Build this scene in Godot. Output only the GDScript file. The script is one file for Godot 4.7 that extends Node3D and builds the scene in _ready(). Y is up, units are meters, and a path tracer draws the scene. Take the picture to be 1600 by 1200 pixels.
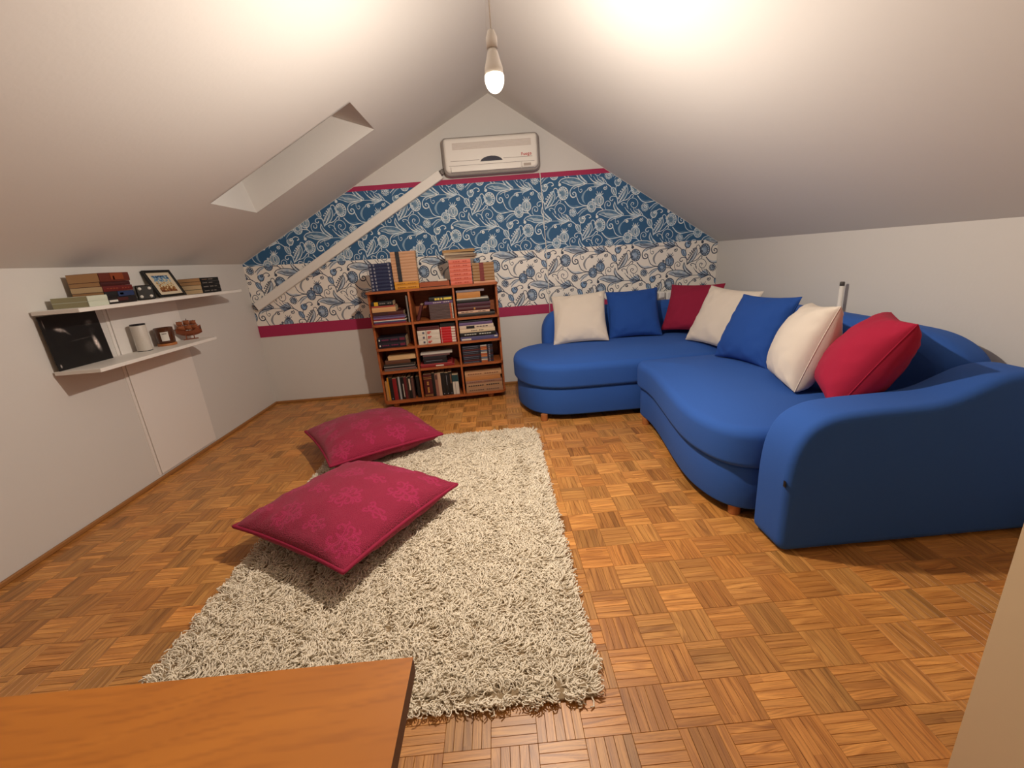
extends Node3D
# An attic room with a blue corner sofa, a bookcase, two wall shelves, a shaggy rug and mosaic parquet, lit by one bare bulb.
const W := 4.285          # room width
const D := 5.3            # room depth
const HL := 1.308         # left knee wall
const HR := 1.187         # right knee wall
const RX := 2.288         # ridge
const RY := 2.487
const B := 0.12           # parquet block
const BULB := Vector3(2.275, 1.815, 2.2)

var cam: Camera3D
var used := {}
var mats := {}
var rng := RandomNumberGenerator.new()


func _ready() -> void:
	# ---- camera, sky, light, exposure
	cam = Camera3D.new()
	cam.name = "camera"
	cam.position = Vector3(2.2121, 1.1813, 3.9969)
	cam.rotation = Vector3(-0.2884, -0.0223, -0.0779)
	cam.fov = rad_to_deg(2.0 * atan(600.0 / 660.9))
	cam.near = 0.02
	add_child(cam)
	var env := Environment.new()
	env.background_mode = Environment.BG_COLOR
	env.background_color = Color(0.02, 0.025, 0.04)
	env.tonemap_mode = Environment.TONE_MAPPER_LINEAR
	env.tonemap_exposure = 0.70
	env.sdfgi_enabled = true
	env.ssao_enabled = true
	env.ssil_enabled = true
	var we := WorldEnvironment.new()
	we.name = "environment"
	we.environment = env
	add_child(we)
	rng.seed = 7
	build_materials()
	ceiling_lamp()
	room()
	wallpaper()
	parquet()
	skylight()
	rug()
	sofa()
	sofa_cushions()
	floor_cushions()
	bookcase()
	books()
	wall_shelves()
	shelf_things()
	air_conditioner()
	small_fittings()
	desk()


# ------------------------------------------------------------------ naming helpers
func numbered(called: String) -> String:
	var n: int = used.get(called, -1) + 1
	used[called] = n
	return called if n == 0 else "%s_%03d" % [called, n]


func tag(o: Node, label: String, category := "", group := "", kind := "") -> void:
	if label: o.set_meta("label", label)
	if category: o.set_meta("category", category)
	if group: o.set_meta("group", group)
	if kind: o.set_meta("kind", kind)


func thing(called: String, label: String, category: String, at := Vector3.ZERO, group := "") -> Node3D:
	var o := Node3D.new()
	o.name = numbered(called)
	add_child(o)
	o.position = at
	tag(o, label, category, group)
	return o


func part(called: String, mesh: Mesh, m: Material, parent: Node, at := Vector3.ZERO) -> MeshInstance3D:
	var o := MeshInstance3D.new()
	o.name = numbered(called) if parent == self else called
	o.mesh = mesh
	o.material_override = m
	o.position = at
	parent.add_child(o, true)
	return o


func struct(called: String, mesh: Mesh, m: Material, label := "") -> MeshInstance3D:
	var o := part(called, mesh, m, self)
	tag(o, label, "", "", "structure")
	return o


# ------------------------------------------------------------------ shape helpers
func start(smooth := false) -> SurfaceTool:
	var st := SurfaceTool.new()
	st.begin(Mesh.PRIMITIVE_TRIANGLES)
	st.set_smooth_group(0 if smooth else -1)
	return st


func done(st: SurfaceTool) -> ArrayMesh:
	st.generate_normals()
	return st.commit()


func tri(st: SurfaceTool, a: Vector3, b: Vector3, c: Vector3) -> void:   # anticlockwise seen from outside
	st.add_vertex(a); st.add_vertex(c); st.add_vertex(b)


func quad(st: SurfaceTool, a: Vector3, b: Vector3, c: Vector3, d: Vector3) -> void:
	tri(st, a, b, c); tri(st, a, c, d)


func quad_uv(st: SurfaceTool, p: Array, uv: Array) -> void:
	for i in [0, 2, 1, 0, 3, 2]:
		st.set_uv(uv[i]); st.add_vertex(p[i])


# box from corner a to corner b with chamfered edges
func box_to(st: SurfaceTool, a: Vector3, b: Vector3, ch := 0.0, t := Transform3D()) -> void:
	var c := (a + b) / 2.0
	var h := (b - a).abs() / 2.0
	ch = minf(ch, 0.45 * minf(h.x, minf(h.y, h.z)))
	if ch <= 0.0:
		for ax in 3:
			for s in [-1.0, 1.0]:
				var n := Vector3.ZERO; n[ax] = s
				var u := Vector3.ZERO; u[(ax + 1) % 3] = 1.0
				var v := Vector3.ZERO; v[(ax + 2) % 3] = s
				quad(st, t * (c + (n - u - v) * h), t * (c + (n + u - v) * h), t * (c + (n + u + v) * h), t * (c + (n - u + v) * h))
		return
	var i := h - Vector3.ONE * ch
	for ax in 3:
		for s in [-1.0, 1.0]:
			var n := Vector3.ZERO; n[ax] = s * h[ax]
			var u := Vector3.ZERO; u[(ax + 1) % 3] = i[(ax + 1) % 3]
			var v := Vector3.ZERO; v[(ax + 2) % 3] = s * i[(ax + 2) % 3]
			quad(st, t * (c + n - u - v), t * (c + n + u - v), t * (c + n + u + v), t * (c + n - u + v))
	for ax in 3:                                  # twelve edges
		var p := (ax + 1) % 3
		var r := (ax + 2) % 3
		for sp in [-1.0, 1.0]:
			for sr in [-1.0, 1.0]:
				var e := Vector3.ZERO; e[ax] = i[ax]
				var q1 := Vector3.ZERO; q1[p] = sp * h[p]; q1[r] = sr * i[r]
				var q2 := Vector3.ZERO; q2[p] = sp * i[p]; q2[r] = sr * h[r]
				edge_quad(st, t, c, q1, q2, e)
	for sx in [-1.0, 1.0]:
		for sy in [-1.0, 1.0]:
			for sz in [-1.0, 1.0]:
				var k := Vector3(sx, sy, sz)
				var x := c + Vector3(sx * h.x, sy * i.y, sz * i.z)
				var y := c + Vector3(sx * i.x, sy * h.y, sz * i.z)
				var z := c + Vector3(sx * i.x, sy * i.y, sz * h.z)
				if (y - x).cross(z - x).dot(k) > 0: tri(st, t * x, t * y, t * z)
				else: tri(st, t * x, t * z, t * y)


func edge_quad(st: SurfaceTool, t: Transform3D, c: Vector3, q1: Vector3, q2: Vector3, e: Vector3) -> void:
	if (q2 - q1).cross(e).dot(q1 + q2) > 0: quad(st, t * (c + q1 - e), t * (c + q2 - e), t * (c + q2 + e), t * (c + q1 + e))
	else: quad(st, t * (c + q1 + e), t * (c + q2 + e), t * (c + q2 - e), t * (c + q1 - e))


func box(a: Vector3, b: Vector3, ch := 0.0) -> ArrayMesh:
	var st := start()
	box_to(st, a, b, ch)
	return done(st)


# a body of revolution about y from (radius, height) pairs
func lathe(profile: Array, n := 24, smooth := true) -> ArrayMesh:
	var st := start(smooth)
	for k in profile.size() - 1:
		var p: Vector2 = profile[k]
		var q: Vector2 = profile[k + 1]
		for i in n:
			var a := TAU * i / n
			var b := TAU * (i + 1) / n
			var p0 := Vector3(cos(a) * p.x, p.y, -sin(a) * p.x)
			var p1 := Vector3(cos(b) * p.x, p.y, -sin(b) * p.x)
			var q0 := Vector3(cos(a) * q.x, q.y, -sin(a) * q.x)
			var q1 := Vector3(cos(b) * q.x, q.y, -sin(b) * q.x)
			if p.x > 1e-5: tri(st, p0, p1, q1 if q.x > 1e-5 else q0)
			if q.x > 1e-5: tri(st, p0, q1, q0)
	return done(st)


func tube_to(st: SurfaceTool, pts: Array, r: float, n := 8, closed := false) -> void:
	var m := pts.size()
	var rings := []
	var side := Vector3.UP
	for i in m:
		var a: Vector3 = pts[(i - 1 + m) % m] if closed else pts[maxi(i - 1, 0)]
		var b: Vector3 = pts[(i + 1) % m] if closed else pts[mini(i + 1, m - 1)]
		var d := (b - a).normalized()
		if i == 0 and absf(d.dot(side)) > 0.9: side = Vector3.RIGHT
		side = (side - d * side.dot(d)).normalized()
		var up := d.cross(side)
		var ring := []
		for k in n:
			var w := TAU * k / n
			var c: Vector3 = pts[i]
			ring.append(c + (side * cos(w) + up * sin(w)) * r)
		rings.append(ring)
	for i in (m if closed else m - 1):
		var p: Array = rings[i]
		var q: Array = rings[(i + 1) % m]
		for k in n:
			quad(st, p[k], p[(k + 1) % n], q[(k + 1) % n], q[k])
	if not closed:
		for k in range(1, n - 1):
			tri(st, rings[0][0], rings[0][k + 1], rings[0][k])
			tri(st, rings[m - 1][0], rings[m - 1][k], rings[m - 1][k + 1])


func tube(pts: Array, r: float, n := 8, closed := false) -> ArrayMesh:
	var st := start(true)
	tube_to(st, pts, r, n, closed)
	return done(st)


# smooth closed or open curve through points
func curve2(pts: Array, per := 6, closed := false) -> PackedVector2Array:
	var out := PackedVector2Array()
	var m := pts.size()
	for i in (m if closed else m - 1):
		var p0: Vector2 = pts[(i - 1 + m) % m] if closed else pts[maxi(i - 1, 0)]
		var p1: Vector2 = pts[i]
		var p2: Vector2 = pts[(i + 1) % m]
		var p3: Vector2 = pts[(i + 2) % m] if closed else pts[mini(i + 2, m - 1)]
		for k in per:
			out.append(p1.cubic_interpolate(p2, p0, p3, float(k) / per))
	if not closed: out.append(pts[m - 1])
	return out


# prism over an outline (in x, z; anticlockwise seen from below) between y0 and y1 with rounded rims and a crowned top
func slab(outline: PackedVector2Array, y0: float, y1: float, r0: float, r1: float, crown := 0.0, t := Transform3D(), steps := 6) -> ArrayMesh:
	var st := start(true)
	slab_to(st, outline, y0, y1, r0, r1, crown, t, steps)
	return done(st)


func slab_to(st: SurfaceTool, o: PackedVector2Array, y0: float, y1: float, r0: float, r1: float, crown := 0.0, t := Transform3D(), steps := 6) -> void:
	var m := o.size()
	var area := 0.0
	for i in m: area += o[i].cross(o[(i + 1) % m])
	var w := 1.0 if area > 0 else -1.0
	var inward := PackedVector2Array()
	var mid := Vector2.ZERO
	for i in m:
		var d := (o[(i + 1) % m] - o[(i - 1 + m) % m]).normalized()
		inward.append(Vector2(-d.y, d.x) * w)
		mid += o[i] / m
	for pass_ in 3:                               # softened at tight corners so that inset rings do not cross
		var soft := PackedVector2Array()
		for i in m: soft.append((inward[i] * 2.0 + inward[(i + 1) % m] + inward[(i - 1 + m) % m]) / 4.0)
		inward = soft
	var rings := []
	rings.append([y0, r0])
	for k in range(1, steps + 1):
		if r0 <= 0: break
		var a := PI / 2 * k / steps
		rings.append([y0 + r0 * (1 - cos(a)), r0 * (1 - sin(a))])
	for k in range(0, steps + 1):
		var a := PI / 2 * k / steps
		rings.append([y1 - r1 + r1 * sin(a), r1 * (1 - cos(a))])
		if r1 <= 0: break
	var verts := []
	for ring in rings:
		var row := []
		for i in m:
			var p: Vector2 = o[i] + inward[i] * ring[1]
			row.append(Vector3(p.x, ring[0], p.y))
		verts.append(row)
	var sides := verts.size() - 1
	if crown != 0.0:
		var rim: Array = verts[sides]
		for k in range(1, 9):
			var row := []
			for i in m:
				var p: Vector3 = rim[i].lerp(Vector3(mid.x, y1, mid.y), k / 8.0)
				p.y = y1 + crown * sin(minf(1.0, k / 8.0 * 1.6) * PI / 2)
				row.append(p)
			verts.append(row)
	var keep := w * t.basis.determinant() > 0
	for k in verts.size() - 1:
		for i in m:
			var j := (i + 1) % m
			var a: Vector3 = t * verts[k][i]
			var b: Vector3 = t * verts[k][j]
			var c: Vector3 = t * verts[k + 1][j]
			var d: Vector3 = t * verts[k + 1][i]
			if keep:
				tri(st, a, c, b); tri(st, a, d, c)
			else:
				tri(st, a, b, c); tri(st, a, c, d)
	# flat ends
	for end in ([0] if crown != 0.0 else [0, sides]):
		var flat := PackedVector2Array()
		for v in verts[end]: flat.append(Vector2(v.x, v.z))
		var idx := Geometry2D.triangulate_polygon(flat)
		st.set_smooth_group(-1 if crown == 0.0 else 0)
		for q in range(0, idx.size(), 3):
			var a := flat[idx[q]]; var b := flat[idx[q + 1]]; var c := flat[idx[q + 2]]
			var face := ((b - a).cross(c - a) > 0) == (t.basis.determinant() > 0)
			if face != (end == 0):
				var sw := b; b = c; c = sw
			tri(st, t * Vector3(a.x, verts[end][0].y, a.y), t * Vector3(b.x, verts[end][0].y, b.y), t * Vector3(c.x, verts[end][0].y, c.y))
		st.set_smooth_group(0)


# straight prism over a polygon in (x, y) from z0 to z1
func prism_to(st: SurfaceTool, poly: PackedVector2Array, z0: float, z1: float) -> void:
	var area := 0.0
	for i in poly.size(): area += poly[i].cross(poly[(i + 1) % poly.size()])
	if area < 0: poly.reverse()
	var idx := Geometry2D.triangulate_polygon(poly)
	for i in range(0, idx.size(), 3):
		var a := poly[idx[i]]
		var b := poly[idx[i + 1]]
		var c := poly[idx[i + 2]]
		if (b - a).cross(c - a) < 0:
			var s := b; b = c; c = s
		tri(st, Vector3(a.x, a.y, z1), Vector3(b.x, b.y, z1), Vector3(c.x, c.y, z1))
		tri(st, Vector3(a.x, a.y, z0), Vector3(c.x, c.y, z0), Vector3(b.x, b.y, z0))
	for i in poly.size():
		var a := poly[i]
		var b := poly[(i + 1) % poly.size()]
		quad(st, Vector3(a.x, a.y, z1), Vector3(a.x, a.y, z0), Vector3(b.x, b.y, z0), Vector3(b.x, b.y, z1))


func prism(poly: Array, z0: float, z1: float) -> ArrayMesh:
	var st := start()
	prism_to(st, PackedVector2Array(poly), z0, z1)
	return done(st)


# ------------------------------------------------------------------ materials
func mat(called: String, c: Color, rough := 0.8, metal := 0.0) -> StandardMaterial3D:
	var m := StandardMaterial3D.new()
	m.resource_name = called
	m.albedo_color = c
	m.roughness = rough
	m.metallic = metal
	mats[called] = m
	return m


func noise_normal(freq: float, bump: float, seed_ := 1, size := 256, type := FastNoiseLite.TYPE_SIMPLEX) -> NoiseTexture2D:
	var n := FastNoiseLite.new()
	n.seed = seed_
	n.noise_type = type
	n.frequency = freq
	n.fractal_octaves = 3
	var t := NoiseTexture2D.new()
	t.width = size; t.height = size
	t.seamless = true
	t.as_normal_map = true
	t.bump_strength = bump
	t.noise = n
	return t


func bumpy(m: StandardMaterial3D, t: Texture2D, per_metre: float, strength: float) -> void:
	m.normal_enabled = true
	m.normal_texture = t
	m.normal_scale = strength
	m.uv1_triplanar = true
	m.uv1_scale = Vector3.ONE * per_metre


func solid(c: Color, rough := 0.6) -> StandardMaterial3D:
	var k := "solid" + c.to_html() + str(rough)
	return mats[k] if mats.has(k) else mat(k, c, rough)


func build_materials() -> void:
	var grainy := noise_normal(0.05, 4.0, 3)
	var weave := noise_normal(0.22, 6.0, 5)
	bumpy(mat("plaster", Color(0.835, 0.822, 0.805), 0.92), grainy, 2.5, 0.03)
	mat("white_board", Color(0.90, 0.885, 0.86), 0.45)
	mat("hatch_board", Color(0.905, 0.885, 0.865), 0.7)
	mat("joint", Color(0.13, 0.07, 0.03), 0.9)
	for f in [["sofa", Color(0.155, 0.345, 0.665)], ["blue_cotton", Color(0.095, 0.285, 0.60)], ["cream_cotton", Color(0.87, 0.825, 0.77)], ["red_cotton", Color(0.65, 0.055, 0.215)], ["burgundy_cotton", Color(0.57, 0.07, 0.22)]]:
		var m := mat(f[0], f[1], 0.9)
		bumpy(m, weave, 9.0, 0.35)
		m.rim_enabled = true
		m.rim = 0.35 if f[0] == "sofa" else 0.2
		m.rim_tint = 0.8
	mat("beech", Color(0.68, 0.42, 0.22), 0.5)
	mat("pages", Color(0.80, 0.69, 0.54), 0.9)
	mat("pages_brown", Color(0.69, 0.53, 0.37), 0.9)
	mat("pages_green", Color(0.62, 0.60, 0.47), 0.9)
	mat("plastic_cream", Color(0.88, 0.86, 0.83), 0.3)
	mat("plastic_grey", Color(0.62, 0.59, 0.57), 0.45)
	mat("dark_glass", Color(0.05, 0.06, 0.10), 0.15)
	mat("gold", Color(0.75, 0.55, 0.25), 0.4)
	mat("white_ink", Color(0.85, 0.83, 0.8), 0.7)
	wood_materials()


# wood grain, long in u: straight pores, with broad bands and a few cathedral arches
func grain_image(w: int, h: int, dark: float, seed_: int, arches := 0.3) -> Image:
	var n := FastNoiseLite.new()
	n.seed = seed_
	n.noise_type = FastNoiseLite.TYPE_SIMPLEX
	n.frequency = 1.0
	n.fractal_type = FastNoiseLite.FRACTAL_FBM
	n.fractal_octaves = 2
	var im := Image.create(w, h, false, Image.FORMAT_RGB8)
	for y in h:
		for x in w:
			var bend := n.get_noise_2d(x * 0.003, y * 0.006 + 50.0) * 14.0 * arches
			var band := n.get_noise_2d(x * 0.0022, y * 0.030 + bend)
			var pore := n.get_noise_2d(x * 0.010, y * 0.28 + bend * 3.0 + 200.0)
			var ring := pow(absf(sin(y * 0.11 + bend * 2.2)), 10.0) * clampf(0.5 + n.get_noise_2d(x * 0.002, y * 0.01 + 90.0) * 1.6, 0, 1)
			var v := 1.0 - dark * (0.35 * clampf(0.5 + band, 0, 1) + 0.45 * clampf(pore * 1.6 - 0.1, 0, 1) + 0.35 * ring)
			im.set_pixel(x, y, Color(v, v * (0.70 + 0.30 * v), v * (0.50 + 0.50 * v)))
	im.generate_mipmaps()
	return im


func wood_materials() -> void:
	var t := ImageTexture.create_from_image(grain_image(512, 512, 0.31, 11, 0.12))
	var p := mat("parquet", Color.WHITE, 0.40)
	p.albedo_texture = t
	p.vertex_color_use_as_albedo = true
	var fine := ImageTexture.create_from_image(grain_image(512, 256, 0.15, 23, 0.08))
	var d := mat("desk_wood", Color(0.82, 0.51, 0.17), 0.42)
	d.albedo_texture = fine
	var c := mat("case_wood", Color(0.66, 0.36, 0.18), 0.45)
	c.albedo_texture = fine
	c.uv1_triplanar = true
	c.uv1_scale = Vector3(1.6, 3.0, 1.6)
	mat("edge_wood", Color(0.30, 0.14, 0.06), 0.5)
	mat("trim_wood", Color(0.62, 0.42, 0.22), 0.6)


# ------------------------------------------------------------------ lamp
func ceiling_lamp() -> void:
	var o := thing("pendant_bulb", "bare glowing light bulb hanging on a cord from the ceiling ridge", "lamp", Vector3(BULB.x, 0, BULB.z))
	part("ceiling_rose", lathe([Vector2(0, 2.430), Vector2(0.035, 2.432), Vector2(0.045, 2.45), Vector2(0.045, 2.487), Vector2(0, 2.487)]), mats.plastic_cream, o)
	part("cord", tube([Vector3(0, 2.44, 0), Vector3(0.002, 2.2, 0), Vector3(0, BULB.y + 0.10, 0)], 0.003), mats.plastic_cream, o)
	part("socket", lathe([Vector2(0, BULB.y + 0.150), Vector2(0.012, BULB.y + 0.145), Vector2(0.02, BULB.y + 0.125), Vector2(0.02, BULB.y + 0.09), Vector2(0.0, BULB.y + 0.09)], 20), mats.plastic_cream, o)
	part("collar", lathe([Vector2(0.0, BULB.y + 0.092), Vector2(0.015, BULB.y + 0.09), Vector2(0.020, BULB.y + 0.075), Vector2(0.033, BULB.y + 0.030), Vector2(0.0335, BULB.y + 0.009), Vector2(0.0, BULB.y + 0.010)], 24), mats.plastic_cream, o)
	var glow := mat("bulb_glow", Color(1, 0.96, 0.9), 0.3)
	glow.emission_enabled = true
	glow.emission = Color(1.0, 0.93, 0.84)
	glow.emission_energy_multiplier = 6.0
	var prof := []
	for k in 11:
		var a := PI * 0.56 * k / 10.0
		prof.append(Vector2(sin(a) * 0.0355, BULB.y - 0.003 - cos(a) * 0.047))
	prof.append(Vector2(0.0325, BULB.y + 0.0088))
	part("glass", lathe(prof, 28), glow, o)
	var l := OmniLight3D.new()
	l.name = "bulb_light"
	l.position = BULB + Vector3(0, 0.0, 0)
	l.light_color = Color(1.0, 0.948, 0.885)
	l.light_energy = 4.3
	l.light_size = 0.03
	l.omni_range = 12.0
	l.omni_attenuation = 2.0
	l.shadow_enabled = true
	add_child(l)


# ------------------------------------------------------------------ room shell
func roof_y(x: float) -> float:
	return HL + (RY - HL) * x / RX if x < RX else HR + (RY - HR) * (W - x) / (W - RX)


func room() -> void:
	var P: Material = mats.plaster
	struct("wall_left", box(Vector3(-0.15, -0.15, -0.15), Vector3(0, HL, D)), P)
	struct("wall_right", box(Vector3(W, -0.15, -0.15), Vector3(W + 0.15, HR, D)), P)
	var gable := [Vector2(-0.15, -0.15), Vector2(W + 0.15, -0.15), Vector2(W + 0.15, HR), Vector2(W, HR), Vector2(RX, RY), Vector2(0, HL), Vector2(-0.15, HL)]
	struct("wall_back", prism(gable, -0.15, 0.0), P)
	struct("wall_front", prism(gable, D, D + 0.15), P)
	# the end of a partition, close to the camera on the right
	struct("wall_near", prism([Vector2(3.113, 0), Vector2(W, 0), Vector2(W, HR), Vector2(3.113, roof_y(3.113))], 3.3868, D), mat("beige_paint", Color(0.83, 0.74, 0.60), 0.85))
	# ceiling: two slopes; the left one has the opening of the roof window
	var o := Node3D.new()
	o.name = "ceiling"
	add_child(o)
	tag(o, "", "", "", "structure")
	var st := start()
	var a := Vector2(-0.12, roof_y(-0.12))
	prism_to(st, PackedVector2Array([Vector2(RX, RY), Vector2(W + 0.12, HR - 0.12 * 0.651), Vector2(W + 0.32, HR + 0.05), Vector2(RX, RY + 0.34)]), -0.15, D + 0.15)
	part("slope", done(st), P, o)
	st = start()
	var x0 := 0.60; var x1 := 1.495; var z0 := 0.748; var z1 := 1.255
	var q := sky_points()
	var y := roof_y
	# inner face as four strips round the opening, outer face likewise, and the end faces
	var A := Vector3(-0.12, roof_y(-0.12), 0)
	var xs := [-0.12, x0, x1, RX]
	for s in [[-0.12, RX, -0.15, z0], [-0.12, RX, z1, D + 0.15], [-0.12, x0, z0, z1], [x1, RX, z0, z1]]:
		var l: Vector3 = Vector3(s[0], roof_y(s[0]), 0)
		var h: Vector3 = Vector3(s[1], roof_y(s[1]), 0)
		var n := Vector3(-0.458, 0.889, 0) * 0.30
		for f in [Vector3.ZERO, n]:
			var v := [l + f + Vector3(0, 0, s[2]), h + f + Vector3(0, 0, s[2]), h + f + Vector3(0, 0, s[3]), l + f + Vector3(0, 0, s[3])]
			if f != Vector3.ZERO:
				# outer skin keeps clear of the shaft
				if s[0] == x1: v[0] = q.ou + Vector3(0, 0, s[2]); v[3] = q.ou + Vector3(0, 0, s[3])
				if s[1] == x0: v[1] = q.ol + Vector3(0, 0, s[2]); v[2] = q.ol + Vector3(0, 0, s[3])
				quad(st, v[3], v[2], v[1], v[0])
			else: quad(st, v[0], v[1], v[2], v[3])
	part("slope", done(st), P, o)
	# baseboards
	for b in [["baseboard_left", Vector3(0, 0, 0), Vector3(0.016, 0.022, D)], ["baseboard_back", Vector3(0.016, 0, 0), Vector3(W - 0.016, 0.022, 0.016)], ["baseboard_right", Vector3(W - 0.016, 0, 0), Vector3(W, 0.022, 3.38)]]:
		struct(b[0], box(b[1], b[2], 0.004), mats.trim_wood)
	# low hatch to the eaves in the left wall
	var hatch := Node3D.new()
	hatch.name = "door_1"
	add_child(hatch)
	tag(hatch, "", "", "", "structure")
	part("panel", box(Vector3(0.001, 0.035, 0.948), Vector3(0.010, 1.085, 1.478), 0.003), mats.hatch_board, hatch)
	var fr := start()
	box_to(fr, Vector3(0, 0.035, 1.481), Vector3(0.004, 1.085, 1.50))
	box_to(fr, Vector3(0, 0.035, 0.93), Vector3(0.004, 1.085, 0.945))
	part("frame", done(fr), mats.hatch_board, hatch)


func sky_points() -> Dictionary:
	var up := Vector3(-0.939, 0.344, 0)
	var low := Vector3(-0.246, 0.969, 0)
	var n := Vector3(-0.458, 0.889, 0)
	var iu := Vector3(1.495, roof_y(1.495), 0)
	var il := Vector3(0.60, roof_y(0.60), 0)
	return {"iu": iu, "il": il, "ou": iu + up * (0.30 / up.dot(n)), "ol": il + low * (0.30 / low.dot(n))}


func skylight() -> void:
	var q := sky_points()
	var z0 := 0.748; var z1 := 1.255
	var o := Node3D.new()
	o.name = "window_1"
	add_child(o)
	tag(o, "", "", "", "structure")
	var n := Vector3(-0.458, 0.889, 0) * 0.02
	var Z0 := Vector3(0, 0, z0); var Z1 := Vector3(0, 0, z1)
	var iu: Vector3 = q.iu; var il: Vector3 = q.il; var ou: Vector3 = q.ou; var ol: Vector3 = q.ol
	# each reveal is a board with thickness behind its visible face
	for r in [[iu + Z0, iu + Z1, ou + Z1, ou + Z0, Vector3(0.2, 0.98, 0)], [il + Z1, il + Z0, ol + Z0, ol + Z1, Vector3(-0.97, -0.2, 0)], [il + Z0, iu + Z0, ou + Z0, ol + Z0, Vector3(0, 0, -1)], [iu + Z1, il + Z1, ol + Z1, ou + Z1, Vector3(0, 0, 1)]]:
		var st := start()
		var b: Vector3 = r[4] * 0.015
		quad(st, r[0], r[1], r[2], r[3])
		quad(st, r[3] + b, r[2] + b, r[1] + b, r[0] + b)
		for i in 4: quad(st, r[(i + 1) % 4], r[i], r[i] + b, r[(i + 1) % 4] + b)
		part("reveal", done(st), mats.plaster, o)
	var fr := start()
	var d := (ou - ol).normalized()
	for s in [[ol, ol + d * 0.06, z0, z1], [ou - d * 0.06, ou, z0, z1], [ol + d * 0.06, ou - d * 0.06, z0, z0 + 0.05], [ol + d * 0.06, ou - d * 0.06, z1 - 0.05, z1]]:
		var a: Vector3 = s[0]; var b: Vector3 = s[1]
		var za := Vector3(0, 0, s[2]); var zb := Vector3(0, 0, s[3])
		quad(fr, a + za, b + za, b + zb, a + zb)
		quad(fr, a + zb + n * 2, b + zb + n * 2, b + za + n * 2, a + za + n * 2)
		quad(fr, a + za, a + zb, a + zb + n * 2, a + za + n * 2)
		quad(fr, b + zb, b + za, b + za + n * 2, b + zb + n * 2)
		quad(fr, b + za, a + za, a + za + n * 2, b + za + n * 2)
		quad(fr, a + zb, b + zb, b + zb + n * 2, a + zb + n * 2)
	part("frame", done(fr), mats.white_board, o)
	var g := mat("window_glass", Color(0.8, 0.85, 0.9, 0.08), 0.05)
	g.transparency = BaseMaterial3D.TRANSPARENCY_ALPHA
	var gs := start()
	var e := d * 0.055
	quad(gs, ol + e + Vector3(0, 0, z0 + 0.045) + n, ou - e + Vector3(0, 0, z0 + 0.045) + n, ou - e + Vector3(0, 0, z1 - 0.045) + n, ol + e + Vector3(0, 0, z1 - 0.045) + n)
	part("pane", done(gs), g, o)


# ------------------------------------------------------------------ printed patterns
const TW := 768
const TH := 674
var ink := PackedFloat32Array()
var tint := PackedFloat32Array()
var tw := TW
var th := TH


func dot(field: PackedFloat32Array, x: float, y: float, r: float, v: float) -> PackedFloat32Array:
	var R := int(ceil(r + 1.0))
	var xi := int(floor(x)); var yi := int(floor(y))
	for j in range(yi - R, yi + R + 1):
		for i in range(xi - R, xi + R + 1):
			var c := clampf(r + 0.5 - Vector2(i + 0.5 - x, j + 0.5 - y).length(), 0.0, 1.0) * v
			if c > 0.0:
				var k := posmod(j, th) * tw + posmod(i, tw)
				if field[k] < c: field[k] = c
	return field


# wallpaper motif coordinates (a skewed drawing grid) to tile pixels
func at_tile(p: Vector2, copy: int) -> Vector2:
	var d := p - Vector2(870, 445)
	var s := (502.5 * d.x - 12.5 * d.y) / 561350.0
	var t := (85.0 * d.x + 1115.0 * d.y) / 561350.0 / 2.0
	if copy: s += 0.5; t += 0.5
	return Vector2(s * TW, t * TH)


func stroke(pts: Array, r0: float, r1: float, r2: float, v := 1.0, to_tint := false) -> void:
	for copy in 2:
		var v2 := pts.map(func(p): return at_tile(p, copy))
		var c := curve2(v2, 14)
		for i in c.size():
			var u := float(i) / (c.size() - 1)
			var r := (lerpf(r0, r1, u * 2.0) if u < 0.5 else lerpf(r1, r2, u * 2.0 - 1.0)) * 1.2 + 0.45
			if to_tint: tint = dot(tint, c[i].x, c[i].y, r, v)
			else: ink = dot(ink, c[i].x, c[i].y, r, v)


func fill(pts: Array, v: float, smooth := true) -> void:
	for copy in 2:
		var v2 := pts.map(func(p): return at_tile(p, copy))
		var c := curve2(v2, 6, true) if smooth else PackedVector2Array(v2)
		var lo := c[0]; var hi := c[0]
		for p in c: lo = lo.min(p); hi = hi.max(p)
		for j in range(int(lo.y), int(hi.y) + 1):
			for i in range(int(lo.x), int(hi.x) + 1):
				if Geometry2D.is_point_in_polygon(Vector2(i + 0.5, j + 0.5), c):
					var k := posmod(j, th) * tw + posmod(i, tw)
					tint[k] = maxf(tint[k], v)


func ring(c: Vector2, rx: float, ry: float, turn := 0.0, n := 12) -> Array:
	var out := []
	for k in n:
		var a := TAU * k / n
		out.append(c + Vector2(cos(a) * rx, sin(a) * ry).rotated(turn))
	return out


func loop(c: Vector2, rx: float, ry: float, r: float, turn := 0.0, v := 1.0) -> void:
	var p := ring(c, rx, ry, turn)
	p.append(p[0])
	stroke(p, r, r, r, v)


func spiral(c: Vector2, r: float, from: float, turns: float, w: float, v := 1.0) -> void:
	var p := []
	var n := int(absf(turns) * 10) + 2
	for k in n + 1:
		var u := float(k) / n
		p.append(c + Vector2.from_angle(from + TAU * turns * u) * r * (1.0 - u * 0.9))
	stroke(p, w, w * 0.9, w * 1.3, v)


func V(a: Array) -> Array:
	var out := []
	for i in range(0, a.size(), 2): out.append(Vector2(a[i], a[i + 1]))
	return out


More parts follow.
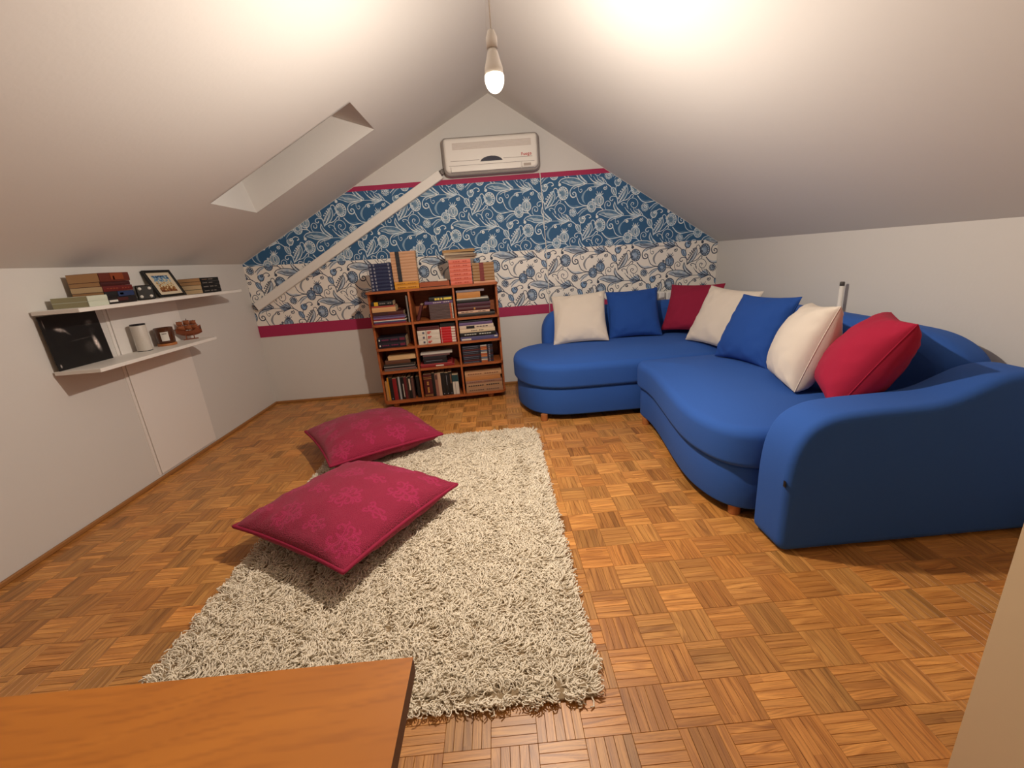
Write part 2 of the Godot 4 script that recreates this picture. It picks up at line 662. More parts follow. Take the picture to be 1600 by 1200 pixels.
func draw_motif() -> void:
	# big curled leaf
	fill(V([850, 655, 900, 610, 980, 592, 1070, 595, 1150, 625, 1235, 670, 1150, 678, 1060, 690, 990, 692, 920, 668, 870, 652]), 0.55)
	stroke(V([838, 700, 850, 690, 845, 672, 828, 668, 832, 645, 870, 610, 950, 588, 1060, 588, 1135, 612, 1240, 670]), 5, 3, 2.5)
	loop(Vector2(838, 690), 10, 10, 6)
	stroke(V([870, 652, 930, 670, 1000, 694, 1060, 690, 1150, 678, 1240, 672]), 2, 3, 2)
	for k in 4: stroke(V([890 + k * 18, 638 - k * 8, 980, 634 + k * 10, 1080, 645 + k * 8, 1215, 668]), 1, 2, 1.5, 0.85)
	# slender leaf
	fill(V([1105, 475, 1135, 540, 1190, 595, 1245, 645, 1235, 665, 1170, 635, 1120, 585, 1096, 530]), 0.45)
	stroke(V([1108, 465, 1094, 530, 1122, 590, 1175, 640, 1240, 670]), 2, 4, 2.5)
	stroke(V([1108, 465, 1135, 535, 1190, 595, 1246, 645, 1240, 668]), 2, 3, 2.5)
	for k in 5: stroke(V([1150 + k * 17, 560 + k * 17, 1156 + k * 17, 580 + k * 17]), 2.5, 2.5, 2)
	stroke(V([1225, 672, 1320, 668, 1400, 672]), 2, 2, 2)
	# pointed flower
	fill(V([770, 195, 840, 150, 880, 130, 915, 150, 945, 200, 920, 225, 860, 245, 800, 230]), 0.7)
	for e in [[830, 95, 850, 140, 900, 175, 945, 205], [862, 112, 905, 125, 930, 160, 948, 200], [735, 130, 765, 165, 800, 185, 850, 195], [695, 85, 740, 145, 800, 190, 850, 200], [780, 105, 820, 160, 870, 190, 930, 205], [800, 215, 850, 205, 900, 205, 945, 207], [815, 285, 835, 255, 880, 235, 940, 210], [790, 235, 840, 225, 890, 218, 940, 208], [905, 110, 945, 150, 975, 190, 990, 212]]:
		stroke(V(e), 1.2, 3.2, 2.2)
	stroke(V([930, 205, 985, 212, 1040, 248, 1065, 275]), 3, 3.5, 2)
	# bud
	fill(V([1048, 262, 1090, 255, 1125, 290, 1140, 340, 1120, 370, 1080, 350, 1050, 310]), 0.95)
	loop(Vector2(1092, 312), 34, 58, 2.2, -0.45)
	stroke(V([1075, 275, 1090, 320, 1105, 350]), 1.5, 2.5, 1.5)
	stroke(V([1118, 365, 1140, 400, 1150, 440, 1157, 500]), 3, 3.5, 3)
	spiral(Vector2(955, 268), 32, -0.9, 1.3, 3)
	# feathered crescent under the flower
	stroke(V([860, 240, 800, 252, 740, 258, 700, 275, 690, 300]), 2, 3, 3)
	loop(Vector2(735, 292), 16, 14, 4)
	for k in 3: stroke(V([690, 285 + k * 6, 635 + k * 7, 335, 604 + k * 9, 400, 620 + k * 6, 460, 655, 495]), 1, 4, 1.5, 0.55)
	# scroll under the leaf
	fill(V([660, 210, 560, 225, 480, 250, 440, 300, 460, 290, 520, 260, 600, 240]), 0.5)
	stroke(V([665, 205, 560, 228, 475, 252, 430, 305, 425, 360, 450, 400, 490, 402, 515, 375, 505, 340, 478, 332, 462, 352, 478, 368]), 2, 4.5, 3)
	stroke(V([660, 212, 590, 240, 530, 255, 480, 285]), 2, 2.5, 1.5)
	stroke(V([555, 250, 553, 300, 580, 335, 605, 315, 598, 288, 580, 295]), 1.5, 2, 2.5)
	# pea pod with berries
	fill(V([1158, 490, 1195, 430, 1235, 360, 1275, 290, 1295, 240, 1305, 300, 1285, 370, 1230, 440]), 0.5)
	stroke(V([1158, 492, 1200, 425, 1240, 350, 1290, 232]), 2.5, 3, 2)
	stroke(V([1158, 492, 1240, 440, 1295, 360, 1308, 290, 1292, 232]), 2.5, 3, 2)
	stroke(V([1185, 460, 1240, 380, 1285, 290]), 1.5, 3, 1.5)
	for k in 7: loop(Vector2(1168 + k * 17, 415 - k * 28), 9, 10, 2.6)
	for k in 4: loop(Vector2(1172 + k * 24, 345 - k * 30), 6, 6, 2.6)
	stroke(V([1285, 235, 1300, 200, 1330, 195, 1350, 225, 1345, 250, 1365, 255]), 2, 3, 2)
	# fan flower
	fill(ring(Vector2(318, 350), 74, 92), 0.75)
	loop(Vector2(318, 350), 76, 92, 3.2)
	loop(Vector2(308, 352), 52, 66, 2.2, 0.0, 0.9)
	fill(ring(Vector2(300, 352), 26, 34), 0.05)
	for k in 11:
		var a := -2.3 + k * 0.44
		stroke([Vector2(308, 352) + Vector2(cos(a) * 32, sin(a) * 40), Vector2(314, 351) + Vector2(cos(a) * 66, sin(a) * 82)], 1.4, 1.8, 3.0)
	loop(Vector2(262, 375), 16, 12, 3)
	stroke(V([250, 380, 222, 405, 205, 435]), 3, 2.5, 2)
	# tendril spirals
	stroke(V([205, 650, 185, 610, 195, 545, 240, 500, 300, 500, 345, 540, 350, 595, 310, 638, 265, 625, 245, 590, 262, 560, 290, 570, 278, 592]), 2, 2, 2.6)
	stroke(V([200, 625, 170, 580, 130, 565, 100, 580, 115, 600]), 2, 2.4, 3)
	stroke(V([975, 580, 955, 535, 965, 480, 1005, 455, 1042, 485, 1030, 525, 995, 520, 998, 495]), 2, 2.2, 2.8)
	stroke(V([1150, 430, 1130, 395, 1080, 385, 1040, 405, 1036, 440, 1065, 452, 1080, 430]), 2.5, 3, 3)
	stroke(V([1160, 490, 1220, 455, 1290, 435, 1335, 400, 1370, 360, 1395, 375, 1380, 400]), 2.5, 3, 2.5)
	# pomegranate
	fill(ring(Vector2(870, 450), 66, 72), 0.85)
	loop(Vector2(870, 450), 68, 74, 3)
	fill(ring(Vector2(872, 448), 20, 44), 0.1)
	loop(Vector2(872, 448), 22, 48, 2.4)
	loop(Vector2(870, 450), 46, 62, 1.6, 0.0, 0.8)
	for e in [[862, 378, 835, 315], [870, 375, 872, 325], [880, 378, 912, 312], [850, 385, 820, 350], [888, 382, 930, 345]]: stroke(V(e), 3.5, 3, 1.5)
	fill(ring(Vector2(872, 362), 26, 20), 0.8)
	loop(Vector2(772, 440), 12, 10, 4)
	stroke(V([880, 520, 900, 555, 930, 580]), 3, 3, 2.5)
	# rose
	fill(ring(Vector2(752, 540), 62, 76), 0.9)
	loop(Vector2(752, 540), 64, 78, 2.8)
	fill(ring(Vector2(750, 540), 34, 30), 0.25)
	loop(Vector2(750, 540), 36, 32, 2.2)
	for k in 10: loop(Vector2(752, 540) + Vector2(cos(k * TAU / 10) * 50, sin(k * TAU / 10) * 56), 9, 9, 1.8, 0.0, 0.8)
	stroke(V([812, 548, 870, 548, 905, 562, 930, 590]), 3, 3, 2)
	stroke(V([690, 525, 610, 515, 560, 480, 535, 425, 520, 385]), 2.5, 3, 2)
	fill(V([350, 468, 420, 535, 490, 560, 590, 548, 540, 520, 470, 525, 400, 505]), 0.45)
	stroke(V([345, 465, 410, 535, 480, 558, 560, 545, 640, 530, 690, 535]), 4, 3.5, 2)
	fill(V([690, 560, 620, 580, 570, 620, 555, 680, 600, 640, 660, 600]), 0.45)
	stroke(V([690, 555, 615, 575, 560, 620, 530, 650]), 2, 3, 2)
	stroke(V([690, 570, 630, 600, 590, 640, 555, 685]), 1.5, 2.5, 1.5, 0.7)
	# small blossom
	fill(ring(Vector2(462, 628), 44, 46), 0.75)
	for k in 9: loop(Vector2(462, 628) + Vector2(cos(k * TAU / 9) * 44, sin(k * TAU / 9) * 46), 13, 13, 2.2, 0.0, 0.85)
	loop(Vector2(468, 622), 16, 14, 3)
	# small tulip with a hooked stem
	fill(V([570, 700, 600, 680, 640, 690, 655, 720, 620, 775, 590, 770, 568, 740]), 1.0)
	stroke(V([566, 700, 560, 740, 590, 778, 630, 770, 658, 712]), 3, 4, 3)
	loop(Vector2(625, 700), 22, 14, 4, -0.6)
	stroke(V([645, 680, 690, 655, 730, 665, 740, 695, 718, 705]), 2.5, 3, 4)
	stroke(V([590, 778, 575, 810, 578, 830]), 2.5, 2, 2)


func colour_print(bg: Color, f: Color, line: Color, pale: Color, f_amount: float) -> ImageTexture:
	var im := Image.create(tw, th, false, Image.FORMAT_RGB8)
	var n := FastNoiseLite.new()
	n.frequency = 0.02
	for y in th:
		for x in tw:
			var k := y * tw + x
			var wash := 0.75 + 0.5 * n.get_noise_2d(x, y)
			var c := bg.lerp(f, clampf(tint[k] * f_amount * wash, 0, 1))
			c = c.lerp(line if f_amount > 0.7 else line.lerp(pale, clampf(0.6 + n.get_noise_2d(y, x), 0, 1)), ink[k] * 0.92)
			im.set_pixel(x, y, c)
	im.generate_mipmaps()
	return ImageTexture.create_from_image(im)


func wallpaper() -> void:
	tw = TW; th = TH
	ink.resize(tw * th); tint.resize(tw * th)
	draw_motif()
	var blue := mat("paper_blue", Color.WHITE, 0.75)
	blue.albedo_texture = colour_print(Color(0.18, 0.365, 0.53), Color(0.74, 0.78, 0.80), Color(1.0, 0.97, 0.92), Color(0.80, 0.87, 0.92), 0.69)
	var white := mat("paper_white", Color.WHITE, 0.75)
	white.albedo_texture = colour_print(Color(0.93, 0.91, 0.88), Color(0.27, 0.46, 0.68), Color(0.17, 0.22, 0.31), Color(0.2, 0.25, 0.35), 0.82)
	var stripe := mat("paper_stripe", Color(0.65, 0.14, 0.32), 0.7)
	var back := get_node("wall_back")
	var gable := PackedVector2Array([Vector2(0.003, 0), Vector2(W - 0.003, 0), Vector2(W - 0.003, HR - 0.003), Vector2(RX, RY - 0.004), Vector2(0.003, HL - 0.003)])
	for b in [["wallpaper_blue", 1.285, 1.206, 1.828, 1.826, blue, 0.0022], ["wallpaper_white", 0.752, 0.742, 1.285, 1.206, white, 0.0016], ["wallpaper_stripe", 1.826, 1.826, 1.864, 1.866, stripe, 0.003], ["wallpaper_stripe", 0.648, 0.668, 0.754, 0.742, stripe, 0.003]]:
		var band := PackedVector2Array([Vector2(0, b[1]), Vector2(W, b[2]), Vector2(W, b[4]), Vector2(0, b[3])])
		var cut := Geometry2D.intersect_polygons(band, gable)
		var st := start()
		for poly in cut:
			var idx := Geometry2D.triangulate_polygon(poly)
			for i in range(0, idx.size(), 3):
				var v := [poly[idx[i]], poly[idx[i + 1]], poly[idx[i + 2]]]
				if (v[1] - v[0]).cross(v[2] - v[0]) < 0: v = [v[0], v[2], v[1]]
				for k in [0, 2, 1]:
					var p: Vector2 = v[k]
					st.set_uv(Vector2((p.x - 1.904) / 0.645, -(p.y - 1.612) / 0.566))
					st.add_vertex(Vector3(p.x, p.y, b[6]))
			for i in poly.size():                # the edge of the sheet
				var p := poly[i]
				var q := poly[(i + 1) % poly.size()]
				st.set_uv(Vector2.ZERO)
				var f := (poly[1] - poly[0]).cross(poly[2] - poly[1]) > 0
				if f: quad(st, Vector3(p.x, p.y, b[6]), Vector3(p.x, p.y, 0), Vector3(q.x, q.y, 0), Vector3(q.x, q.y, b[6]))
				else: quad(st, Vector3(q.x, q.y, b[6]), Vector3(q.x, q.y, 0), Vector3(p.x, p.y, 0), Vector3(p.x, p.y, b[6]))
		part(b[0], done(st), b[5], back)


# ------------------------------------------------------------------ parquet
func to_pixel(p: Vector3) -> Vector2:
	var l := cam.transform.affine_inverse() * p
	if l.z > -0.05: return Vector2(-9999, -9999)
	return Vector2(800, 600) + Vector2(l.x, -l.y) * (660.9 / -l.z)


func slat_to(st: SurfaceTool, a: Vector3, b: Vector3, along_x: bool, col: Color, off: Vector2) -> void:
	# one slat: a top with eased edges; texture runs along its length
	var e := 0.0006
	st.set_color(col)
	var lo := [Vector3(a.x, a.y, a.z), Vector3(b.x, a.y, a.z), Vector3(b.x, a.y, b.z), Vector3(a.x, a.y, b.z)]
	var m := [Vector3(a.x, b.y - e, a.z), Vector3(b.x, b.y - e, a.z), Vector3(b.x, b.y - e, b.z), Vector3(a.x, b.y - e, b.z)]
	var hi := [Vector3(a.x + e, b.y, a.z + e), Vector3(b.x - e, b.y, a.z + e), Vector3(b.x - e, b.y, b.z - e), Vector3(a.x + e, b.y, b.z - e)]
	var faces := [[hi[3], hi[2], hi[1], hi[0]]]
	for i in 4:
		var j := (i + 1) % 4
		faces.append([m[i], hi[i], hi[j], m[j]])
		faces.append([lo[i], m[i], m[j], lo[j]])
	for f in faces:
		for k in [0, 2, 1, 0, 3, 2]:
			var p: Vector3 = f[k] - a
			st.set_uv(off + (Vector2(p.x, p.z) if along_x else Vector2(p.z, p.x)) * Vector2(0.9, 2.5))
			st.add_vertex(f[k])


func parquet() -> void:
	var o := Node3D.new()
	o.name = "floor"
	add_child(o)
	tag(o, "", "", "", "structure")
	part("screed", box(Vector3(-0.15, -0.15, -0.15), Vector3(W + 0.15, -0.008, D + 0.15)), mats.joint, o)
	var m: Material = mats.parquet
	var ox := 2.4644 - 0.12 * 21
	var oz := 2.988 - 0.12 * 25
	var list := []
	for i in range(0, 37):
		for j in range(0, 46):
			var x := ox + i * B
			var z := oz + j * B
			var c := Vector3(clampf(x + B / 2, 0.03, W - 0.03), 0, clampf(z + B / 2, 0.03, D))
			if x > W - 0.01 or x + B < 0.01 or z + B < 0.01 or z > D: continue
			var px := to_pixel(c)
			var seen := px.x > -60 and px.x < 1660 and px.y > 0 and px.y < 1260
			if c.x > 1.1 and c.x < 2.34 and c.z > 1.25 and c.z < 3.08: seen = false
			if c.x > 3.2 and c.z < 2.56 or c.x > 2.5 and c.z < 1.0: seen = false
			if c.x < 2.0 and c.z > 2.98: seen = false
			if c.x > 1.2 and c.x < 2.2 and c.z < 0.4: seen = false
			list.append({"i": i, "j": j, "x": x, "z": z, "d": c.distance_to(cam.position) + (0.0 if seen else 100.0)})
	list.sort_custom(func(a, b): return a.d < b.d)
	var rest := start()
	for n in list.size():
		var b: Dictionary = list[n]
		var along: bool = (b.i + 21 + b.j + 25) % 2 == 0
		# the tone of a block and of its slats is the wood's own
		var tone := rng.randf_range(0.84, 1.14) * (1.09 if along else 0.93)
		var red := rng.randf_range(0.88, 1.01)
		var bst := rest
		var holder: Node = o
		if n < 300:
			bst = start()
			if n < 60:
				holder = part("parquet_block", box(Vector3(maxf(b.x, 0) + 0.0002, -0.0078, maxf(b.z, 0) + 0.0002), Vector3(minf(b.x + B, W) - 0.0002, -0.006, b.z + B - 0.0002)), mats.joint, o)
		for s in 5:
			var t := tone * rng.randf_range(0.90, 1.09)
			if rng.randf() < 0.08: t *= 0.75
			var col := Color(0.62 * t, 0.300 * t * red, 0.080 * t * red * red)
			var g := 0.00035
			var p0 := s * B / 5 + g
			var p1 := (s + 1) * B / 5 - g
			var y := -rng.randf() * 0.0005
			var a := Vector3(b.x + g, -0.0055, b.z + p0) if along else Vector3(b.x + p0, -0.0055, b.z + g)
			var c := Vector3(b.x + B - g, y, b.z + p1) if along else Vector3(b.x + p1, y, b.z + B - g)
			a.x = maxf(a.x, 0.001); c.x = minf(c.x, W - 0.001); a.z = maxf(a.z, 0.001)
			if c.x - a.x < 0.003 or c.z - a.z < 0.003: continue
			var off := Vector2(rng.randf(), rng.randf())
			if n < 60:
				var one := start()
				slat_to(one, a, c, along, col, off)
				part("parquet_slat", done(one), m, holder)
			else: slat_to(bst, a, c, along, col, off)
		if n >= 60 and n < 300: part("parquet_block", done(bst), m, o)
	var r := part("parquet_blocks", done(rest), m, o)
	r.set_meta("kind", "stuff")


# ------------------------------------------------------------------ rug
func rug() -> void:
	var o := thing("shaggy_rug", "cream shaggy pile rug lying on the parquet under the burgundy floor cushions", "rug", Vector3(1.725, 0, 2.175))
	var hw := 0.675; var hd := 0.955
	part("backing", box(Vector3(-hw, 0.0005, -hd), Vector3(hw, 0.009, hd), 0.003), mat("rug_backing", Color(0.55, 0.47, 0.36), 0.95), o)
	var yarn := mat("rug_yarn", Color.WHITE, 0.95)
	yarn.vertex_color_use_as_albedo = true
	yarn.rim_enabled = true
	yarn.rim = 0.25
	var n := FastNoiseLite.new()
	n.seed = 5
	n.frequency = 6.0
	n.noise_type = FastNoiseLite.TYPE_SIMPLEX
	for v in 3:
		var st := start(true)
		var pts := []
		for k in 4:
			var u := k / 3.0
			pts.append(Vector3([0.010, 0.018, 0.006][v] * sin(u * 2.6) + 0.016 * u * u, 0.034 * u - 0.010 * u * u, [0.006, -0.008, 0.010][v] * sin(u * 3.4)))
		tube_to(st, pts, 0.0018, 5)
		var mm := MultiMesh.new()
		mm.transform_format = MultiMesh.TRANSFORM_3D
		mm.use_colors = true
		mm.mesh = done(st)
		var step := 0.0108
		var nx := int(2 * hw / step)
		var nz := int(2 * hd / step)
		mm.instance_count = nx * nz
		var c := 0
		for i in nx:
			for j in nz:
				var x := -hw + (i + rng.randf()) * step
				var z := -hd + (j + rng.randf()) * step
				var edge := minf(hw - absf(x), hd - absf(z))
				var flow := n.get_noise_2d(x, z) * 5.0 + rng.randf_range(-1.1, 1.1)
				if edge < 0.03: flow = lerp_angle(flow, atan2(-z if hd - absf(z) < hw - absf(x) else 0.0, x if hd - absf(z) >= hw - absf(x) else 0.0), 0.75)
				var tilt := rng.randf_range(-0.75, -0.15)
				var lift := 1.0 + 0.22 * n.get_noise_2d(z * 1.7 + 9.0, x * 1.7)
				var s := rng.randf_range(0.85, 1.15) * lift
				var b := Basis(Vector3.UP, flow) * Basis(Vector3(0, 0, 1), tilt) * Basis().scaled(Vector3(1, 1, 1) * s)
				mm.set_instance_transform(c, Transform3D(b, Vector3(x, 0.007, z)))
				var t := rng.randf_range(0.86, 1.06)
				mm.set_instance_color(c, Color(0.88 * t, 0.785 * t, 0.625 * t))
				c += 1
		var mi := MultiMeshInstance3D.new()
		mi.name = "pile"
		mi.multimesh = mm
		mi.material_override = yarn
		mi.set_meta("kind", "stuff")
		o.add_child(mi, true)


# ------------------------------------------------------------------ corner sofa
func sofa() -> void:
	var o := thing("corner_sofa", "big blue upholstered corner sofa with a rounded chaise end and a wavy front", "sofa", Vector3(3.3, 0, 1.2))
	var F: Material = mats.sofa
	var t := Transform3D(Basis(), -o.position)
	# chaise under the back wall: rounded left end
	var ch := [Vector2(2.315, 0.60), Vector2(2.33, 0.76), Vector2(2.39, 0.93), Vector2(2.48, 1.04), Vector2(2.60, 1.10), Vector2(2.75, 1.118), Vector2(2.95, 1.118), Vector2(3.2, 1.115), Vector2(3.6, 1.112), Vector2(3.9, 1.11), Vector2(4.03, 1.105), Vector2(4.105, 1.08), Vector2(4.13, 1.0), Vector2(4.13, 0.7), Vector2(4.13, 0.32), Vector2(4.105, 0.235), Vector2(4.03, 0.205), Vector2(3.8, 0.20), Vector2(3.4, 0.20), Vector2(2.95, 0.20), Vector2(2.65, 0.215), Vector2(2.46, 0.29), Vector2(2.35, 0.43)]
	var chaise := curve2(ch, 5, true)
	part("base", slab(inset(chaise, 0.022), 0.045, 0.252, 0.012, 0.015, 0.0, t, 3), F, o)
	part("seat_cushion", slab(chaise, 0.250, 0.432, 0.028, 0.055, 0.035, t, 7), F, o)
	# long seat along the right wall: wavy front
	var mn := [Vector2(3.150, 1.21), Vector2(3.158, 1.35), Vector2(3.150, 1.50), Vector2(3.125, 1.70), Vector2(3.098, 1.90), Vector2(3.082, 2.08), Vector2(3.090, 2.22), Vector2(3.125, 2.34), Vector2(3.19, 2.415), Vector2(3.29, 2.452), Vector2(3.45, 2.462), Vector2(3.8, 2.462), Vector2(4.02, 2.46), Vector2(4.095, 2.43), Vector2(4.12, 2.36), Vector2(4.12, 2.0), Vector2(4.12, 1.5), Vector2(4.12, 1.22), Vector2(4.095, 1.148), Vector2(4.02, 1.124), Vector2(3.8, 1.122), Vector2(3.45, 1.122), Vector2(3.25, 1.123), Vector2(3.178, 1.142)]
	var main := curve2(mn, 5, true)
	part("base", slab(inset(main, 0.022), 0.045, 0.252, 0.012, 0.015, 0.0, t, 3), F, o)
	part("seat_cushion", slab(main, 0.250, 0.432, 0.028, 0.05, 0.035, t, 7), F, o)
	# backrests: outline seen from the side, rounded at the free end
	var bk := curve2([Vector2(2.60, 0.38), Vector2(2.60, 0.48), Vector2(2.615, 0.60), Vector2(2.68, 0.69), Vector2(2.80, 0.722), Vector2(3.0, 0.728), Vector2(3.5, 0.728), Vector2(3.9, 0.728), Vector2(4.02, 0.722), Vector2(4.11, 0.69), Vector2(4.15, 0.6), Vector2(4.15, 0.38)], 5)
	bk.append_array(foot_corners(2.60, 4.15, 0.29, 0.09))
	part("backrest", slab(bk, -0.10, 0.10, 0.05, 0.07, 0.0, t * upright(Vector3.RIGHT, Vector3.BACK, Vector3(0, 0.0, 0.225), 0.12), 6), F, o)
	var mb := curve2([Vector2(0.24, 0.40), Vector2(0.24, 0.58), Vector2(0.27, 0.68), Vector2(0.36, 0.745), Vector2(0.6, 0.762), Vector2(1.2, 0.764), Vector2(1.8, 0.758), Vector2(2.1, 0.752), Vector2(2.25, 0.742), Vector2(2.35, 0.712), Vector2(2.425, 0.655), Vector2(2.462, 0.57), Vector2(2.466, 0.48), Vector2(2.466, 0.40)], 5)
	mb.append_array(foot_corners(0.24, 2.466, 0.29, 0.11))
	part("backrest", slab(mb, -0.10, 0.10, 0.06, 0.08, 0.0, t * upright(Vector3.BACK, Vector3.LEFT, Vector3(4.105, 0, 0), 0.10), 6), F, o)
	# armrest: swelling outline, the front rounded, the rear rising to the back
	var ar := curve2([Vector2(3.226, 0.05), Vector2(3.226, 0.18), Vector2(3.228, 0.33), Vector2(3.246, 0.44), Vector2(3.292, 0.518), Vector2(3.37, 0.558), Vector2(3.48, 0.570), Vector2(3.60, 0.572), Vector2(3.71, 0.574), Vector2(3.80, 0.588), Vector2(3.89, 0.622), Vector2(3.97, 0.652), Vector2(4.05, 0.662), Vector2(4.13, 0.655), Vector2(4.20, 0.625), Vector2(4.235, 0.57), Vector2(4.245, 0.45), Vector2(4.245, 0.05)], 5)
	ar.append_array(foot_corners(3.226, 4.245, 0.004, 0.040))
	part("armrest", slab(ar, 2.468, 2.652, 0.022, 0.032, 0.0, t * Transform3D(Basis(Vector3.RIGHT, Vector3.BACK, Vector3.UP), Vector3.ZERO), 6), F, o)
	part("label_tag", box(Vector3(-0.002, -0.012, -0.006), Vector3(0.0, 0.012, 0.006)), solid(Color(0.02, 0.02, 0.03)), o, Vector3(3.2285, 0.30, 2.635) - o.position)
	for p in [Vector2(2.50, 1.04), Vector2(3.21, 2.36), Vector2(3.19, 1.27), Vector2(2.7, 0.32), Vector2(4.0, 0.35), Vector2(4.0, 2.3)]:
		part("leg", lathe([Vector2(0, 0), Vector2(0.024, 0), Vector2(0.026, 0.002), Vector2(0.026, 0.047), Vector2(0, 0.047)], 20, false), mats.beech, o, Vector3(p.x, 0, p.y) - o.position)


# rounded lower corners that close an outline whose sides end above them
func foot_corners(x0: float, x1: float, y: float, r: float) -> PackedVector2Array:
	var out := PackedVector2Array()
	for k in range(1, 7):
		var a := PI / 2 * k / 6
		out.append(Vector2(x1 - r + cos(a) * r, y + r - sin(a) * r))
	for k in 6:
		var a := PI / 2 * k / 6
		out.append(Vector2(x0 + r - sin(a) * r, y + r - cos(a) * r))
	return out


# frame that maps slab (x, y, z) to: x along «along», y (thickness) along «face», z up; leaning back by «lean»
func upright(along: Vector3, face: Vector3, origin: Vector3, lean: float) -> Transform3D:
	var up := (Vector3.UP - face * tan(lean)).normalized()
	var f := (face - up * face.dot(up)).normalized()
	return Transform3D(Basis(along, f, up), origin + face * tan(lean) * 0.55)


func inset(o: PackedVector2Array, d: float) -> PackedVector2Array:
	var out := PackedVector2Array()
	var m := o.size()
	var area := 0.0
	for i in m: area += o[i].cross(o[(i + 1) % m])
	for i in m:
		var e := (o[(i + 1) % m] - o[(i - 1 + m) % m]).normalized()
		out.append(o[i] + Vector2(-e.y, e.x) * d * signf(area))
	return out


# ------------------------------------------------------------------ cushions
# the two faces of a stuffed square cover, lying in x-y, thickness along z
func pillow(s: float, thick: float, pinch: float, seed_: int, slump := 0.0, flat := 99.0, crease := 0.004, full := 0.46) -> ArrayMesh:
	var st := start(true)
	var n := 34
	var f := FastNoiseLite.new()
	f.seed = seed_
	f.frequency = 9.0
	f.fractal_octaves = 2
	var grid := []
	for face in 2:
		var g := []
		for i in n + 1:
			var row := []
			for j in n + 1:
				var u := sin((float(i) / n - 0.5) * PI)
				var v := sin((float(j) / n - 0.5) * PI)
				var k := (1 - u * u) * (1 - v * v)
				var h := pow(k, full) * thick / 2
				h *= 1.0 - slump * v
				var x := s / 2 * u * (1 - pinch * (1 - v * v) * absf(u))
				var y := s / 2 * v * (1 - pinch * (1 - u * u) * absf(v))
				var near := clampf((1 - maxf(absf(u), absf(v))) * 8.0, 0, 1)
				h += crease * near * f.get_noise_3d(x, y, face * 3.0) * (1.0 + 2.5 * pow(maxf(absf(u), absf(v)), 4.0))
				# pleats that run in from the seam near the corners
				h += crease * 0.8 * near * sin(22.0 * (u + v) + seed_) * pow(absf(u * v), 1.5) * 1.6
				var z := maxf(h, 0.0) * (1 if face == 0 else -1)
				row.append(Vector3(x, y, clampf(z, -flat, 99)))
			g.append(row)
		grid.append(g)
	for face in 2:
		var g: Array = grid[face]
		for i in n:
			for j in n:
				var c := [g[i][j], g[i + 1][j], g[i + 1][j + 1], g[i][j + 1]]
				var uv := [Vector2(i, j), Vector2(i + 1, j), Vector2(i + 1, j + 1), Vector2(i, j + 1)].map(func(q): return Vector2(sin((q.x / n - 0.5) * PI), sin((q.y / n - 0.5) * PI)) * 0.5 + Vector2(0.5, 0.5))
				for k in ([0, 2, 1, 0, 3, 2] if face == 0 else [0, 1, 2, 0, 2, 3]):
					st.set_uv(uv[k])
					st.add_vertex(c[k])
	return done(st)


func seam_points(s: float, pinch: float, n := 16) -> Array:
	var out := []
	for side in 4:
		for k in n:
			var a := -1.0 + 2.0 * k / n
			a = sin(a * PI / 2)
			var e := s / 2 * (1 - pinch * (1 - a * a))
			var q: Vector2 = [Vector2(s / 2 * a, -e), Vector2(e, s / 2 * a), Vector2(-s / 2 * a, e), Vector2(-e, -s / 2 * a)][side]
			out.append(Vector3(q.x, q.y, 0))
	return out


func sofa_cushions() -> void:
	var list := [
		["cream_cotton", "plain cream cushion at the rounded chaise end, left of a blue cushion", Vector3(2.905, 0.655, 0.425), Vector3(-14, -33, 3.7), 0.455, 0.17, 0.06],
		["blue_cotton", "plain blue cushion on the chaise right of a cream cushion, before the back wall", Vector3(3.375, 0.655, 0.40), Vector3(-12, -31, 2), 0.435, 0.165, 0.06],
		["burgundy_cotton", "burgundy cushion in the inner corner of the sofa, partly behind a cream one", Vector3(3.846, 0.676, 0.487), Vector3(-42, -34, 0.2), 0.432, 0.14, 0.05],
		["cream_cotton", "cream cushion on the sofa between the burgundy corner cushion and a blue cushion", Vector3(3.835, 0.658, 0.985), Vector3(-69, -28, -4), 0.445, 0.155, 0.05],
		["blue_cotton", "blue cushion leaning on the long sofa back between two cream cushions", Vector3(3.775, 0.655, 1.485), Vector3(-80, -27, 1.6), 0.435, 0.18, 0.1],
		["cream_cotton", "plump cream cushion turned sideways, between a blue cushion and the bright red one", Vector3(3.735, 0.655, 1.968), Vector3(-114, -20, 5), 0.42, 0.25, 0.14, 0.40],
		["red_cotton", "bright red plump cushion slumped against the sofa armrest", Vector3(3.745, 0.658, 2.315), Vector3(-124, -30, 2.5), 0.41, 0.25, 0.10, 0.40],
	]
	for i in list.size():
		var c: Array = list[i]
		var o := thing("throw_cushion", c[1], "cushion", c[2], "square cushions on the corner sofa")
		o.rotation_degrees = Vector3(c[3].y, c[3].x, c[3].z)
		part("cover", pillow(c[4], c[5], 0.075, 20 + i, c[6], 99.0, 0.006, c[7] if c.size() > 7 else 0.46), mats[c[0]], o)
		part("seam", tube(seam_points(c[4] * 0.998, 0.075), 0.0022, 6, true), mats[c[0]], o)


